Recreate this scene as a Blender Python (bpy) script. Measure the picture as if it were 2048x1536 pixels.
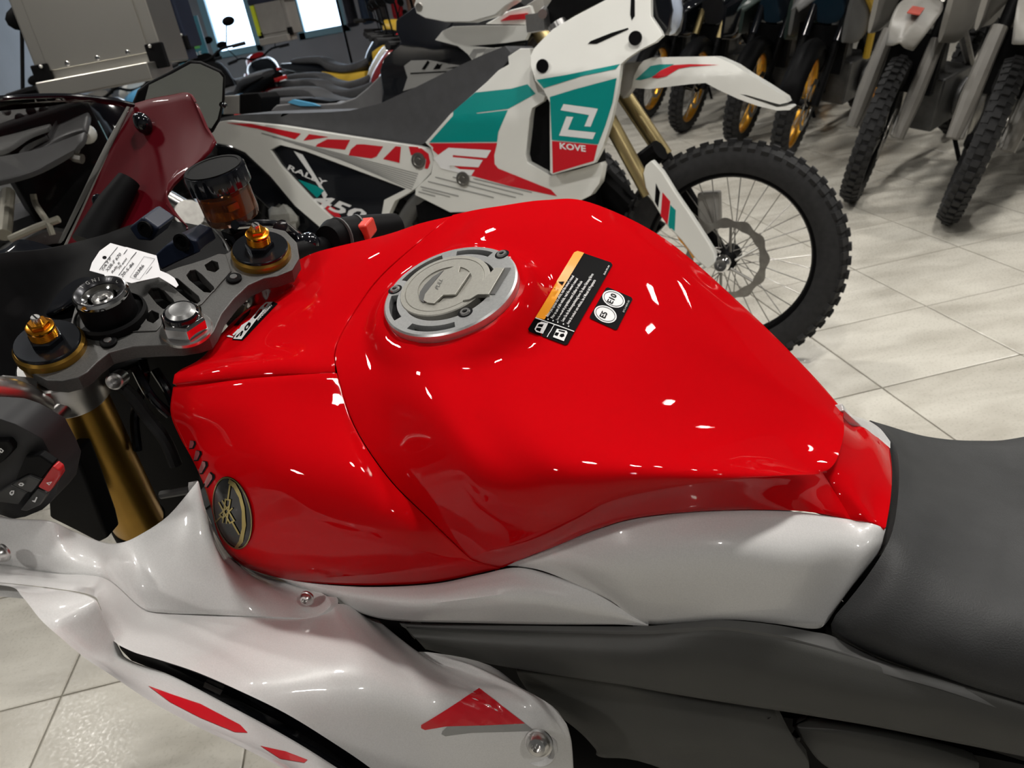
import bpy, bmesh, math, random
import numpy as np
from mathutils import Vector, Matrix
from mathutils.geometry import tessellate_polygon
from mathutils.bvhtree import BVHTree
random.seed(7)
for o in list(bpy.data.objects): bpy.data.objects.remove(o)
SC = bpy.context.scene
COL = SC.collection
# ------------------------------------------------------------------ camera
FPX = 1584.4; PITCH = .454865; ROLL = -.185468; CH = 1.23
cp, sp = math.cos(PITCH), math.sin(PITCH)
CF = np.array([0, cp, -sp]); r0 = np.array([1., 0, 0]); u0 = np.array([0, sp, cp])
CR_ = math.cos(ROLL)*r0 + math.sin(ROLL)*u0
CU = -math.sin(ROLL)*r0 + math.cos(ROLL)*u0
CC = np.array([0, 0, CH])
cam_d = bpy.data.cameras.new('camera'); cam = bpy.data.objects.new('camera', cam_d); COL.objects.link(cam)
M = Matrix.Identity(4)
for i in range(3):
    M[i][0] = CR_[i]; M[i][1] = CU[i]; M[i][2] = -CF[i]; M[i][3] = CC[i]
cam.matrix_world = M
cam_d.sensor_width = 36; cam_d.lens = FPX/2048*36; cam_d.clip_start = .02
cam_d.dof.use_dof = True; cam_d.dof.focus_distance = .62; cam_d.dof.aperture_fstop = 17
SC.camera = cam
# ------------------------------------------------------------------ world, exposure
SC.view_settings.view_transform = 'Standard'; SC.view_settings.look = 'None'
SC.view_settings.gamma = 1; SC.view_settings.use_curve_mapping = False
SC.view_settings.exposure = -0.12
w = bpy.data.worlds.new('sky'); SC.world = w; w.use_nodes = True
bg = w.node_tree.nodes['Background']; bg.inputs[0].default_value = (.62, .8, 1, 1); bg.inputs[1].default_value = 4.0
# ------------------------------------------------------------------ ceiling spot panels (lamps of the showroom)
RX0, RX1, RY0, RY1, RZ = -5.0, 8.5, -4.0, 12.5, 3.3
LAMPS = [(.55, .95), (1.5, 1.5), (-1.7, 1.9), (.3, 3.3), (2.2, 2.2), (-1.2, 4.4), (3.8, 3.4), (2.2, 5.4), (5.4, 5.6), (.2, 7.0), (3.6, 8.4), (-2.6, 7.6), (5.6, 1.4), (-3.5, 4.3), (-1.6, -.9), (1.5, -1.6)]
LAMP_W = 21
def lamp(x, y, e=LAMP_W, s=.19):
    d = bpy.data.lights.new('spot_light', 'AREA'); d.shape = 'SQUARE'; d.size = s; d.energy = e; d.color = (1, .965, .91); d.spread = math.radians(150)
    o = bpy.data.objects.new('spot_light', d); o.location = (x, y, RZ-.14); o.rotation_euler = (0, 0, .3); COL.objects.link(o)
    return o
for x, y in LAMPS: lamp(x, y)
# daylight coming in at the shop windows of the far wall
for x, ww in ((-3.55, 1.5), (-1.95, 1.3)):
    d = bpy.data.lights.new('window_light', 'AREA'); d.shape = 'RECTANGLE'; d.size = ww; d.size_y = 2.1; d.energy = 28; d.color = (.75, .87, 1)
    o = bpy.data.objects.new('window_light', d); o.location = (x, RY1-.25, 1.5); o.rotation_euler = (math.radians(90), 0, math.pi); o.rotation_euler = (math.radians(-90), 0, 0); COL.objects.link(o)
# ------------------------------------------------------------------ materials
MATS = {}
def mat(name, col, rough=.4, metal=0., coat=0., noise=None, bump=None, trans=0., emit=None, ior=1.45, spec=.5, coat_r=.03):
    if name in MATS: return MATS[name]
    m = bpy.data.materials.new(name); m.use_nodes = True
    nt = m.node_tree; b = nt.nodes['Principled BSDF']
    b.inputs['Base Color'].default_value = (*col, 1); b.inputs['Roughness'].default_value = rough
    b.inputs['Metallic'].default_value = metal; b.inputs['Coat Weight'].default_value = coat; b.inputs['Coat Roughness'].default_value = coat_r
    b.inputs['Transmission Weight'].default_value = trans; b.inputs['IOR'].default_value = ior
    b.inputs['Specular IOR Level'].default_value = spec
    if emit: b.inputs['Emission Color'].default_value = (*emit[0], 1); b.inputs['Emission Strength'].default_value = emit[1]
    tc = nt.nodes.new('ShaderNodeTexCoord')
    def nz(scale, det=4):
        n = nt.nodes.new('ShaderNodeTexNoise'); n.inputs['Scale'].default_value = scale; n.inputs['Detail'].default_value = det
        nt.links.new(tc.outputs['Object'], n.inputs['Vector']); return n
    if noise:   # (scale, amount)
        n = nz(noise[0]); rmp = nt.nodes.new('ShaderNodeValToRGB')
        a = noise[1]; rmp.color_ramp.elements[0].position = .3; rmp.color_ramp.elements[1].position = .7
        rmp.color_ramp.elements[0].color = (*[c*(1-a) for c in col], 1); rmp.color_ramp.elements[1].color = (*[min(1, c*(1+a)) for c in col], 1)
        nt.links.new(n.outputs['Fac'], rmp.inputs['Fac']); nt.links.new(rmp.outputs['Color'], b.inputs['Base Color'])
    if bump:
        n = nz(bump[0], 3); bp = nt.nodes.new('ShaderNodeBump'); bp.inputs['Strength'].default_value = bump[1]; bp.inputs['Distance'].default_value = .001
        nt.links.new(n.outputs['Fac'], bp.inputs['Height']); nt.links.new(bp.outputs['Normal'], b.inputs['Normal'])
    MATS[name] = m; return m
RED = mat('red_paint', (.54, .0018, .0045), .5, 0, .38, spec=.0, coat_r=.015)
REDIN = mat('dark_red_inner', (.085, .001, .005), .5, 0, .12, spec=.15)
WHITE = mat('pearl_white', (.66, .655, .65), .35, 0, .8, noise=(900, .05))
KWHITE = mat('gloss_white', (.76, .76, .72), .3, 0, .5, noise=(6, .02))
SEAT = mat('seat_vinyl', (.029, .030, .031), .62, noise=(40, .12), bump=(900, .35))
DGREY = mat('satin_dark_grey', (.052, .052, .048), .5, noise=(30, .06), bump=(1200, .1))
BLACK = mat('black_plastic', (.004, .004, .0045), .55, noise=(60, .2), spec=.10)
GLOSSBK = mat('gloss_black', (.006, .007, .01), .12, 0, .6, noise=(20, .1))
RUBBER = mat('tyre_rubber', (.014, .014, .015), .75, noise=(50, .3), bump=(300, .3))
CLAMP = mat('anodised_grey', (.105, .103, .10), .5, .6, noise=(700, .12), bump=(1500, .15))
ALU = mat('brushed_aluminium', (.70, .69, .68), .28, 1, noise=(80, .05))
CHROME = mat('chrome', (.8, .8, .8), .08, 1, noise=(10, .02))
GOLD = mat('gold_anodised', (.72, .36, .035), .25, 1, noise=(30, .08))
GOLDF = mat('bronze_fork', (.42, .24, .045), .3, .9, noise=(20, .1))
KGOLD = mat('pale_gold_fork', (.50, .40, .20), .35, .9, noise=(20, .08))
ORANGE = mat('orange_gold_nut', (.85, .33, .02), .22, 1, noise=(20, .05))
RIMGOLD = mat('gold_rim', (.75, .38, .04), .3, .8, noise=(20, .1))
CAPG = mat('cap_satin_grey', (.36, .35, .315), .5, .6, noise=(500, .06), bump=(1800, .1))
CAPS = mat('cap_silver', (.68, .69, .69), .33, .85, noise=(500, .06))
TEAL = mat('teal_print', (.0, .27, .25), .3, 0, .5, noise=(5, .03))
KRED = mat('red_print', (.62, .01, .02), .3, 0, .5, noise=(5, .03))
PBLACK = mat('black_print', (.0035, .0035, .004), .5, 0, 0, noise=(5, .03), spec=.04)
PWHITE = mat('white_print', (.8, .8, .8), .4, noise=(5, .02))
PGREY = mat('grey_print', (.30, .30, .29), .4, noise=(5, .02))
PORANGE = mat('orange_print', (.95, .36, .015), .4, noise=(5, .03))
PAPER = mat('tag_paper', (.80, .80, .82), .55, noise=(90, .02))
AMBER = mat('amber_fluid', (.75, .30, .015), .1, 0, .3, trans=.6, noise=(8, .3))
SMOKE = mat('smoked_reservoir', (.30, .16, .10), .05, trans=.9, noise=(8, .1))
REFL = mat('amber_reflector', (.8, .32, .01), .15, 0, .8, noise=(200, .2))
STEEL = mat('grey_steel', (.35, .34, .32), .35, 1, noise=(40, .15))
GPLAST = mat('grey_plastic', (.30, .29, .27), .4, noise=(10, .1))
MGREY = mat('mid_grey_plastic', (.10, .10, .098), .45, noise=(10, .15))
SREAD = mat('switch_red', (.50, .01, .012), .35, noise=(30, .05))
MIRG = mat('mirror_glass', (.55, .56, .5), .03, 1, noise=(4, .02))
DENIM = mat('dark_blue_case', (.015, .022, .045), .4, noise=(6, .1))
BLUEP = mat('blue_print', (.05, .30, .62), .35, noise=(5, .05))
YELP = mat('yellow_paint', (.75, .48, .05), .35, noise=(5, .05))
LENS = mat('lens_glass', (.35, .4, .5), .05, 0, 1, noise=(10, .3))
def glass(name, col, alpha):
    m = bpy.data.materials.new(name); m.use_nodes = True; nt = m.node_tree; nt.nodes.clear()
    o = nt.nodes.new('ShaderNodeOutputMaterial'); t = nt.nodes.new('ShaderNodeBsdfTransparent'); g = nt.nodes.new('ShaderNodeBsdfGlossy'); x = nt.nodes.new('ShaderNodeMixShader')
    n = nt.nodes.new('ShaderNodeTexNoise'); n.inputs['Scale'].default_value = 5
    t.inputs[0].default_value = (*col, 1); g.inputs['Roughness'].default_value = .03
    f = nt.nodes.new('ShaderNodeFresnel'); f.inputs[0].default_value = 1.18
    nt.links.new(f.outputs[0], x.inputs[0]); nt.links.new(t.outputs[0], x.inputs[1]); nt.links.new(g.outputs[0], x.inputs[2]); nt.links.new(x.outputs[0], o.inputs[0])
    return m
SCREEN = glass('windscreen_smoke', (.74, .74, .74), 1)
PANE = glass('window_pane', (.97, .98, 1), 1)
# ------------------------------------------------------------------ geometry helpers
def ray(px, py): return CF + (px-1024)/FPX*CR_ - (py-768)/FPX*CU
def at(px, py, t): return CC + t*ray(px, py)          # a pixel of the photograph and a depth in metres -> world point
def azv(a): a = math.radians(a); return np.array([math.sin(a), math.cos(a), 0.])
class Frame:
    """a thing's own axes: x forward, y to its left, z up (with its lean)"""
    def __init__(s, origin, hd, lean=0., rake=0.):
        fw = azv(hd); rt = azv(hd+90); la = math.radians(lean)
        up = math.cos(la)*np.array([0, 0, 1.]) - math.sin(la)*rt
        lf = np.cross(up, fw)
        if rake:
            k = math.radians(rake); f2 = math.cos(k)*fw + math.sin(k)*up; up = -math.sin(k)*fw + math.cos(k)*up; fw = f2
        s.o = np.array(origin, float); s.R = np.array([fw, lf, up])
    def loc(s, X): return s.R @ (np.asarray(X)-s.o)
    def world(s, p): return s.o + np.asarray(p, float) @ s.R
    def px(s, x, y, l=0.):
        d = ray(x, y); lf = s.R[1]; t = (l-(CC-s.o)@lf)/(d@lf); return s.R @ (CC+t*d-s.o)
    def pz(s, x, y, h=0.):
        d = ray(x, y); up = s.R[2]; t = (h-(CC-s.o)@up)/(d@up); return s.R @ (CC+t*d-s.o)
    def mat(s):
        M = Matrix.Identity(4)
        for i in range(3):
            for j in range(3): M[i][j] = s.R[j][i]
            M[i][3] = s.o[i]
        return M
def thing(name, label, cat, fr, group=None):
    o = bpy.data.objects.new(name, None); o.empty_display_size = .1; COL.objects.link(o)
    o.matrix_world = fr.mat(); o['label'] = label; o['category'] = cat
    if group: o['group'] = group
    o.rotation_mode = 'XYZ'
    THF[o.name] = fr
    return o
THF = {}; GEO = {}
def rootof(o):
    while o.parent: o = o.parent
    return o
class MB:
    def __init__(s): s.v = []; s.f = []
    def add(s, vs, fs):
        n = len(s.v); s.v += [tuple(map(float, p)) for p in vs]; s.f += [tuple(i+n for i in f) for f in fs]; return s
    def box(s, c, sz, R=None, taper=1.):
        c = np.array(c, float); h = np.array(sz)/2.
        vs = []
        for z in (-1, 1):
            k = taper if z > 0 else 1.
            for x, y in ((-1, -1), (1, -1), (1, 1), (-1, 1)):
                p = np.array([x*h[0]*k, y*h[1]*k, z*h[2]]); vs.append(c+(p @ R if R is not None else p))
        return s.add(vs, [(3, 2, 1, 0), (4, 5, 6, 7), (0, 1, 5, 4), (1, 2, 6, 5), (2, 3, 7, 6), (3, 0, 4, 7)])
    def tube(s, pts, r, n=12, cap=True, smooth=0):
        P = np.array(pts, float)
        if smooth: P = crs(P, smooth)
        rr = np.interp(np.linspace(0, 1, len(P)), np.linspace(0, 1, len(np.atleast_1d(r))), np.atleast_1d(r)) if np.ndim(r) else np.full(len(P), r)
        T = np.gradient(P, axis=0); T /= np.linalg.norm(T, axis=1)[:, None]+1e-9
        a = np.cross(T[0], [0, 0, 1.]); a = a if np.linalg.norm(a) > .1 else np.cross(T[0], [0, 1., 0]); a /= np.linalg.norm(a)
        vs = []
        for i in range(len(P)):
            a = a - T[i]*(a@T[i]); a /= np.linalg.norm(a); b = np.cross(T[i], a)
            for k in range(n):
                t = 2*math.pi*k/n; vs.append(P[i]+rr[i]*(math.cos(t)*a+math.sin(t)*b))
        fs = [(i*n+k, i*n+(k+1) % n, (i+1)*n+(k+1) % n, (i+1)*n+k) for i in range(len(P)-1) for k in range(n)]
        if cap: fs += [tuple(range(n))[::-1], tuple((len(P)-1)*n+k for k in range(n))]
        return s.add(vs, fs)
    def lathe(s, o, ax, prof, n=32, ph=0., close=False):
        """prof: list of (radius, height along ax)"""
        o = np.array(o, float); ax = np.array(ax, float)/np.linalg.norm(ax)
        a = np.cross(ax, [0, 0, 1.]); a = a if np.linalg.norm(a) > .1 else np.cross(ax, [1., 0, 0]); a /= np.linalg.norm(a); b = np.cross(ax, a)
        vs = [o+ax*h+r*(math.cos(2*math.pi*k/n+ph)*a+math.sin(2*math.pi*k/n+ph)*b) for r, h in prof for k in range(n)]
        m = len(prof)
        fs = [(i*n+k, i*n+(k+1) % n, (i+1)*n+(k+1) % n, (i+1)*n+k) for i in range(m-1) for k in range(n)]
        if close: fs += [((m-1)*n+k, (m-1)*n+(k+1) % n, (k+1) % n, k) for k in range(n)]
        else: fs += [tuple(range(n))[::-1], tuple((m-1)*n+k for k in range(n))]
        return s.add(vs, fs)
    def grid(s, G):
        U, V = G.shape[:2]
        return s.add(G.reshape(-1, 3), [(i*V+j, (i+1)*V+j, (i+1)*V+j+1, i*V+j+1) for i in range(U-1) for j in range(V-1)])
    def loft(s, secs, n=20, p=2.4, cap=True):
        """sections (x, y, z, half width, half height[, power]) along x -> superellipse body"""
        S = crs(np.array([tuple(q)+(p,)*(6-len(q)) for q in secs], float), 4)
        vs = []
        for x, y, z, a, b, e in S:
            for k in range(n):
                t = 2*math.pi*k/n; c, d = math.cos(t), math.sin(t)
                vs.append((x, y+max(a, .001)*math.copysign(abs(c)**(2/e), c), z+max(b, .001)*math.copysign(abs(d)**(2/e), d)))
        m = len(S)
        fs = [(i*n+k, i*n+(k+1) % n, (i+1)*n+(k+1) % n, (i+1)*n+k) for i in range(m-1) for k in range(n)]
        if cap: fs += [tuple(range(n))[::-1], tuple((m-1)*n+k for k in range(n))]
        return s.add(vs, fs)
    def sphere(s, c, r, n=12):
        c = np.array(c, float); r = np.ones(3)*r
        prof = [(math.sin(math.pi*i/n), -math.cos(math.pi*i/n)) for i in range(n+1)]
        vs = [c+r*np.array([a*math.cos(2*math.pi*k/(2*n)), a*math.sin(2*math.pi*k/(2*n)), h]) for a, h in prof for k in range(2*n)]
        N = 2*n
        return s.add(vs, [(i*N+k, i*N+(k+1) % N, (i+1)*N+(k+1) % N, (i+1)*N+k) for i in range(n) for k in range(N)])
    def build(s, name, m, parent, label=None, smooth=35, bevel=0., kind=None, xf=None, group=None):
        me = bpy.data.meshes.new(name)
        vs = s.v if xf is None else [tuple(xf(np.array(p))) for p in s.v]
        me.from_pydata(vs, [], s.f); me.update()
        bm = bmesh.new(); bm.from_mesh(me); bmesh.ops.remove_doubles(bm, verts=bm.verts, dist=1e-6)
        bmesh.ops.recalc_face_normals(bm, faces=bm.faces) if not getattr(s, 'keep', False) else None
        bm.to_mesh(me); bm.free()
        if smooth:
            me.shade_smooth(); me.set_sharp_from_angle(angle=math.radians(smooth))
        me.materials.append(m)
        o = bpy.data.objects.new(name, me); COL.objects.link(o)
        if parent is not None: o.parent = parent
        if label: o['label'] = label
        if kind: o['kind'] = kind
        if group: o['group'] = group
        if bevel:
            b = o.modifiers.new('bevel', 'BEVEL'); b.width = bevel; b.segments = 2; b.limit_method = 'ANGLE'; b.angle_limit = math.radians(45); b.use_clamp_overlap = True
            b.harden_normals = True
        GEO[o.name] = (s.v if xf is None else vs, s.f)
        return o
def crs(P, n):
    """Catmull-Rom through the rows of P, n samples a segment"""
    P = np.asarray(P, float); k = len(P)
    if k < 3:
        t = np.linspace(0, 1, n+1)[:, None]; return P[0]*(1-t)+P[-1]*t
    Q = np.vstack([2*P[0]-P[1], P, 2*P[-1]-P[-2]]); out = []
    for i in range(k-1):
        a, b, c, d = Q[i:i+4]
        for j in range(n):
            t = j/n; out.append(.5*(2*b+(c-a)*t+(2*a-5*b+4*c-d)*t*t+(3*b-a-3*c+d)*t**3))
    out.append(P[-1]); return np.array(out)
def resample(P, n):
    D = crs(P, 12); L = np.r_[0, np.cumsum(np.linalg.norm(np.diff(D, axis=0), axis=1))]
    t = np.linspace(0, L[-1], n)
    return np.array([np.interp(t, L, D[:, k]) for k in range(D.shape[1])]).T
def surf(fr, cols, nv=24, nu=8):
    """cols: lists of (px, py, l) -> smooth surface in the frame's local axes"""
    C = np.array([resample(np.array([fr.px(*p) for p in c]), nv) for c in cols])
    return crs(C.reshape(len(C), -1), nu).reshape(-1, nv, 3)
def smoothg(G, it=1, lam=.5):
    for _ in range(it):
        H = G.copy()
        H[1:-1, :] += lam*((G[2:, :]+G[:-2, :])/2-G[1:-1, :])*1.0
        K = H.copy(); K[:, 1:-1] += lam*((H[:, 2:]+H[:, :-2])/2-H[:, 1:-1])
        K[0], K[-1], K[:, 0], K[:, -1] = G[0], G[-1], G[:, 0], G[:, -1]; G = K
    return G
def rolled(G, fr, sides='lrtb', d=.006, e=.0012):
    """turn the panel's edges inwards so that it has a rounded rim and thickness; t/b = first/last row, l/r = first/last column"""
    def nrm(G):
        a = np.gradient(G, axis=0); b = np.gradient(G, axis=1); n = np.cross(a, b); n /= np.linalg.norm(n, axis=2)[..., None]+1e-12
        c = fr.loc(CC); s = np.sign(np.sum(n*(c-G), axis=2).mean()); return n*s
    for ax, k, ch in ((0, 0, 'l'), (0, -1, 'r'), (1, 0, 't'), (1, -1, 'b')):
        if ch not in sides: continue
        N = nrm(G); g = G.swapaxes(0, 1) if ax else G; n = N.swapaxes(0, 1) if ax else N
        edge = g[k].copy(); ne = n[k]; inn = g[1 if k == 0 else -2]
        tv = inn-edge; tl = np.linalg.norm(tv, axis=1)[:, None]+1e-9
        e0 = edge+tv/tl*np.minimum(e, tl*.45); e1 = edge+tv/tl*e*.2-ne*e*.7; e2 = edge-ne*d
        g = g.copy()
        if k == 0: g[0] = e0; g = np.concatenate([e2[None], e1[None], g])
        else: g[-1] = e0; g = np.concatenate([g, e1[None], e2[None]])
        G = g.swapaxes(0, 1) if ax else g
    return G
def tri2d(outer, holes=(), step=12.):
    loops = [[Vector((x, y, 0)) for x, y in lp] for lp in [outer]+list(holes)]
    vs = [v for lp in loops for v in lp]; tr = tessellate_polygon(loops)
    bm = bmesh.new(); bv = [bm.verts.new(v) for v in vs]
    for t in tr:
        try: bm.faces.new([bv[i] for i in t])
        except ValueError: pass
    return refine(bm, step)
def refine(bm, step):
    for _ in range(7):
        es = [e for e in bm.edges if e.calc_length() > step]
        if not es: break
        bmesh.ops.subdivide_edges(bm, edges=es, cuts=1); bmesh.ops.triangulate(bm, faces=bm.faces)
    bmesh.ops.beautify_fill(bm, faces=bm.faces, edges=bm.edges)
    bm.verts.index_update()
    v = [(a.co.x, a.co.y) for a in bm.verts]; f = [tuple(q.index for q in a.verts) for a in bm.faces]
    bd = [tuple(q.index for q in e.verts) for e in bm.edges if len(e.link_faces) == 1]
    bm.free(); return v, f, bd
def smooth_poly(P, n=3):
    P = np.array(P, float); Q = np.vstack([P[-1:], P, P[:2]]); out = []
    for i in range(len(P)):
        a, b, c, d = Q[i:i+4]
        for j in range(n):
            t = j/n; out.append(.5*(2*b+(c-a)*t+(2*a-5*b+4*c-d)*t*t+(3*b-a-3*c+d)*t**3))
    return [tuple(p) for p in out]
def plate(fr, outer, l, thick=.004, holes=(), step=25., sm=0, dl=None):
    """a solid panel whose outline is given on the photograph and whose face lies at lateral offset l (number or function)"""
    if sm: outer = smooth_poly(outer, sm)
    v, f, bd = tri2d(outer, holes, step)
    L = l if callable(l) else (lambda x, y: l)
    A = [fr.px(x, y, L(x, y)) for x, y in v]
    sgn = -1. if (fr.loc(CC)[1] > A[0][1]) else 1.
    B = [p+np.array([0, sgn*thick, 0]) for p in A]; n = len(A)
    mb = MB(); mb.add(A+B, list(f)+[tuple(i+n for i in t)[::-1] for t in f]+[(a, b, b+n, a+n) for a, b in bd]); return mb
def platez(fr, outer, h, thick, holes=(), step=30., sm=0, shrink=0.):
    """the same for a panel lying at height h of the frame, thickness downwards"""
    if sm: outer = smooth_poly(outer, sm); holes = [smooth_poly(q, sm) for q in holes]
    v, f, bd = tri2d(outer, holes, step)
    A = [fr.pz(x, y, h) for x, y in v]; B = [p-np.array([0, 0, thick]) for p in A]; n = len(A)
    mb = MB(); mb.add(A+B, list(f)+[tuple(i+n for i in t)[::-1] for t in f]+[(a, b, b+n, a+n) for a, b in bd]); return mb
BV = {}
def bvh(o):
    if o.name not in BV:
        v, f = GEO[o.name]; fr = THF[rootof(o).name]
        BV[o.name] = BVHTree.FromPolygons([Vector(fr.world(p)) for p in v], [tuple(q) for q in f])
    return BV[o.name]
def decal(name, m, target, polys, off=.0004, step=10., flat=None, label=None, parent=None):
    """flat print laid on a surface: outline points seen in the photograph are dropped onto the target surface"""
    targets = target if isinstance(target, (list, tuple)) else [target]
    par = parent or targets[0]; fr = THF[rootof(par).name]; mb = MB()
    for P in (polys if flat is None else [None]):
        if flat is None:
            outer, holes = (P[0], P[1]) if isinstance(P, tuple) and isinstance(P[0], list) else (P, ())
            v, f, _ = tri2d(outer, holes, step)
        else: v, f = flat
        pts = []; ok = []
        for x, y in v:
            d = Vector(ray(x, y)).normalized(); best = None
            for tg in targets:
                h = bvh(tg).ray_cast(Vector(CC), d)
                if h[0] is not None and (best is None or h[3] < best[3]): best = h
            if best is None: pts.append((0, 0, 0)); ok.append(False)
            else:
                n = best[1] if best[1].dot(d) < 0 else -best[1]
                pts.append(tuple(fr.loc(np.array(best[0]+n*off*.6-d*off*.6)))); ok.append(True)
        ff = [q for q in f if all(ok[i] for i in q)]
        ff2 = []
        for q in ff:
            if max(np.linalg.norm(np.array(pts[q[i]])-np.array(pts[q[i-1]])) for i in range(3)) < .3: ff2.append(q)
        mb.add(pts, ff2)
    mb.keep = True
    return mb.build(name, m, par, label, smooth=60)
def textflat(s, org, ex, ey, shear=0., step=9., space=1., bold=0.):
    """text as flat outline in photograph pixels: org = start of baseline, ex/ey = pixel vectors for one unit of width / height"""
    c = bpy.data.curves.new('t', 'FONT'); c.body = s; c.size = 1; c.resolution_u = 2; c.space_character = space; c.shear = shear; c.offset = bold
    o = bpy.data.objects.new('t', c); COL.objects.link(o)
    me = bpy.data.meshes.new_from_object(o.evaluated_get(bpy.context.evaluated_depsgraph_get()))
    bm = bmesh.new(); bm.from_mesh(me)
    for v in bm.verts: x, y = v.co.x, v.co.y; v.co = Vector((org[0]+x*ex[0]+y*ey[0], org[1]+x*ex[1]+y*ey[1], 0))
    bmesh.ops.triangulate(bm, faces=bm.faces)
    v, f, _ = refine(bm, step)
    bpy.data.objects.remove(o); bpy.data.curves.remove(c); bpy.data.meshes.remove(me); return v, f
def joinflat(parts):
    V, Fc = [], []
    for v, f in parts: n = len(V); V += v; Fc += [tuple(i+n for i in q) for q in f]
    return V, Fc
def quad(a, b, c, d, n=1):  # helper outline
    return [a, b, c, d]

# ================================================================== THE ROOM
WALLM = mat('grey_wall', (.42, .43, .45), .8, noise=(2, .06))
CEILM = mat('dark_ceiling', (.10, .10, .10), .85, noise=(2, .1))
TILEM = mat('stone_tile', (.63, .60, .54), .33, noise=(4.5, .10), bump=(60, .25))
GROUT = mat('grout', (.20, .185, .15), .9, noise=(30, .1))
FRM = mat('window_frame_blue', (.35, .62, .72), .4, noise=(4, .05))
def add_noise2(m):
    nt = m.node_tree; b = nt.nodes['Principled BSDF']; tc = [n for n in nt.nodes if n.type == 'TEX_COORD'][0]
    n = nt.nodes.new('ShaderNodeTexNoise'); n.inputs['Scale'].default_value = 130; nt.links.new(tc.outputs['Object'], n.inputs['Vector'])
    mr = nt.nodes.new('ShaderNodeMapRange'); mr.inputs[1].default_value = .3; mr.inputs[2].default_value = .7; mr.inputs[3].default_value = .20; mr.inputs[4].default_value = .5
    nt.links.new(n.outputs['Fac'], mr.inputs[0]); nt.links.new(mr.outputs[0], b.inputs['Roughness'])
add_noise2(TILEM)
def marble(m):
    nt = m.node_tree; b = nt.nodes['Principled BSDF']; g = nt.nodes.new('ShaderNodeNewGeometry'); mp = nt.nodes.new('ShaderNodeMapping'); mp.inputs['Scale'].default_value = (1.2, 3.2, 1); mp.inputs['Rotation'].default_value = (0, 0, .5)
    n = nt.nodes.new('ShaderNodeTexNoise'); n.inputs['Scale'].default_value = 2.6; n.inputs['Detail'].default_value = 7; n.inputs['Distortion'].default_value = .8
    oi = nt.nodes.new('ShaderNodeObjectInfo'); ad = nt.nodes.new('ShaderNodeVectorMath'); ad.operation = 'ADD'; ml = nt.nodes.new('ShaderNodeMath'); ml.operation = 'MULTIPLY'; ml.inputs[1].default_value = 40
    nt.links.new(g.outputs['Position'], mp.inputs['Vector']); nt.links.new(oi.outputs['Random'], ml.inputs[0]); nt.links.new(mp.outputs[0], ad.inputs[0]); nt.links.new(ml.outputs[0], ad.inputs[1]); nt.links.new(ad.outputs[0], n.inputs['Vector'])
    r = nt.nodes.new('ShaderNodeValToRGB'); r.color_ramp.elements[0].position = .32; r.color_ramp.elements[1].position = .66
    r.color_ramp.elements[0].color = (.43, .405, .35, 1); r.color_ramp.elements[1].color = (.60, .575, .51, 1)
    nt.links.new(n.outputs['Fac'], r.inputs['Fac']); nt.links.new(r.outputs['Color'], b.inputs['Base Color'])
marble(TILEM)
def struct(o): o['kind'] = 'structure'; return o
TS = CH/2.72737824; TA = .0904791; TOX, TOY = -2.79711, -6.26288
def tilexy(a, b):
    a, b = a-TOX, b-TOY; c, d = math.cos(TA), math.sin(TA); return (c*a-d*b)*TS, (d*a+c*b)*TS
class WF:   # world axes
    o = np.zeros(3); R = np.eye(3)
    def loc(s, X): return np.asarray(X)
    def world(s, p): return np.asarray(p)
WFR = WF()
mb = MB(); mb.box(((RX0+RX1)/2, (RY0+RY1)/2, -.055), (RX1-RX0+.4, RY1-RY0+.4, .1)); floor = struct(mb.build('floor', GROUT, None, smooth=0)); THF['floor'] = WFR
tiles = []
for a in range(-16, 20):
    for b in range(-18, 26):
        x, y = tilexy(a+.5, b+.5)
        if RX0-.1 < x < RX1+.1 and RY0-.1 < y < RY1+.1:
            v = np.array([x, y, 0])-CC; z = v@CF; vis = z > .2 and abs(v@CR_)/max(z, .1) < .72 and abs(v@CU)/max(z, .1) < .56
            tiles.append((0 if vis else 1, math.hypot(x, y), x, y))
tiles.sort()
G_ = .0022; h = TS/2-G_
def tilebox(mb, x, y, dz=0):
    R = np.array([[math.cos(TA), math.sin(TA), 0], [-math.sin(TA), math.cos(TA), 0], [0, 0, 1]])
    vs = []
    for k, z in ((1., -.008), (1., -.0012), (1-.0035/h, 0)):
        for sx, sy in ((-1, -1), (1, -1), (1, 1), (-1, 1)): vs.append(np.array([sx*h*k, sy*h*k, z+dz])@R+np.array([x, y, 0]))
    mb.add(vs, [(8, 9, 10, 11)]+[(i+4*l, (i+1) % 4+4*l, (i+1) % 4+4+4*l, i+4+4*l) for l in (0, 1) for i in range(4)]); return mb
tm = tilebox(MB(), 0, 0).build('tile', TILEM, floor, smooth=0); base = tm
for k, (vz, d_, x, y) in enumerate(tiles[:300]):
    o = base if k == 0 else base.copy()
    if k: COL.objects.link(o); o.parent = floor
    o.location = (x, y, random.uniform(-.0004, .0004))
mb = MB()
for vz, d_, x, y in tiles[300:]: tilebox(mb, x, y)
mb.build('far_tiles', TILEM, floor, smooth=0, kind='stuff')
mb = MB(); mb.box(((RX0+RX1)/2, (RY0+RY1)/2, RZ+.06), (RX1-RX0+.4, RY1-RY0+.4, .1)); struct(mb.build('ceiling', CEILM, None, smooth=0))
LFX = mat('lamp_housing', (.7, .7, .7), .4, noise=(5, .05)); LED = mat('lit_diffuser', (1, 1, 1), .5, emit=((1, .96, .9), 30))
ceil_o = bpy.data.objects['ceiling']
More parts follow.
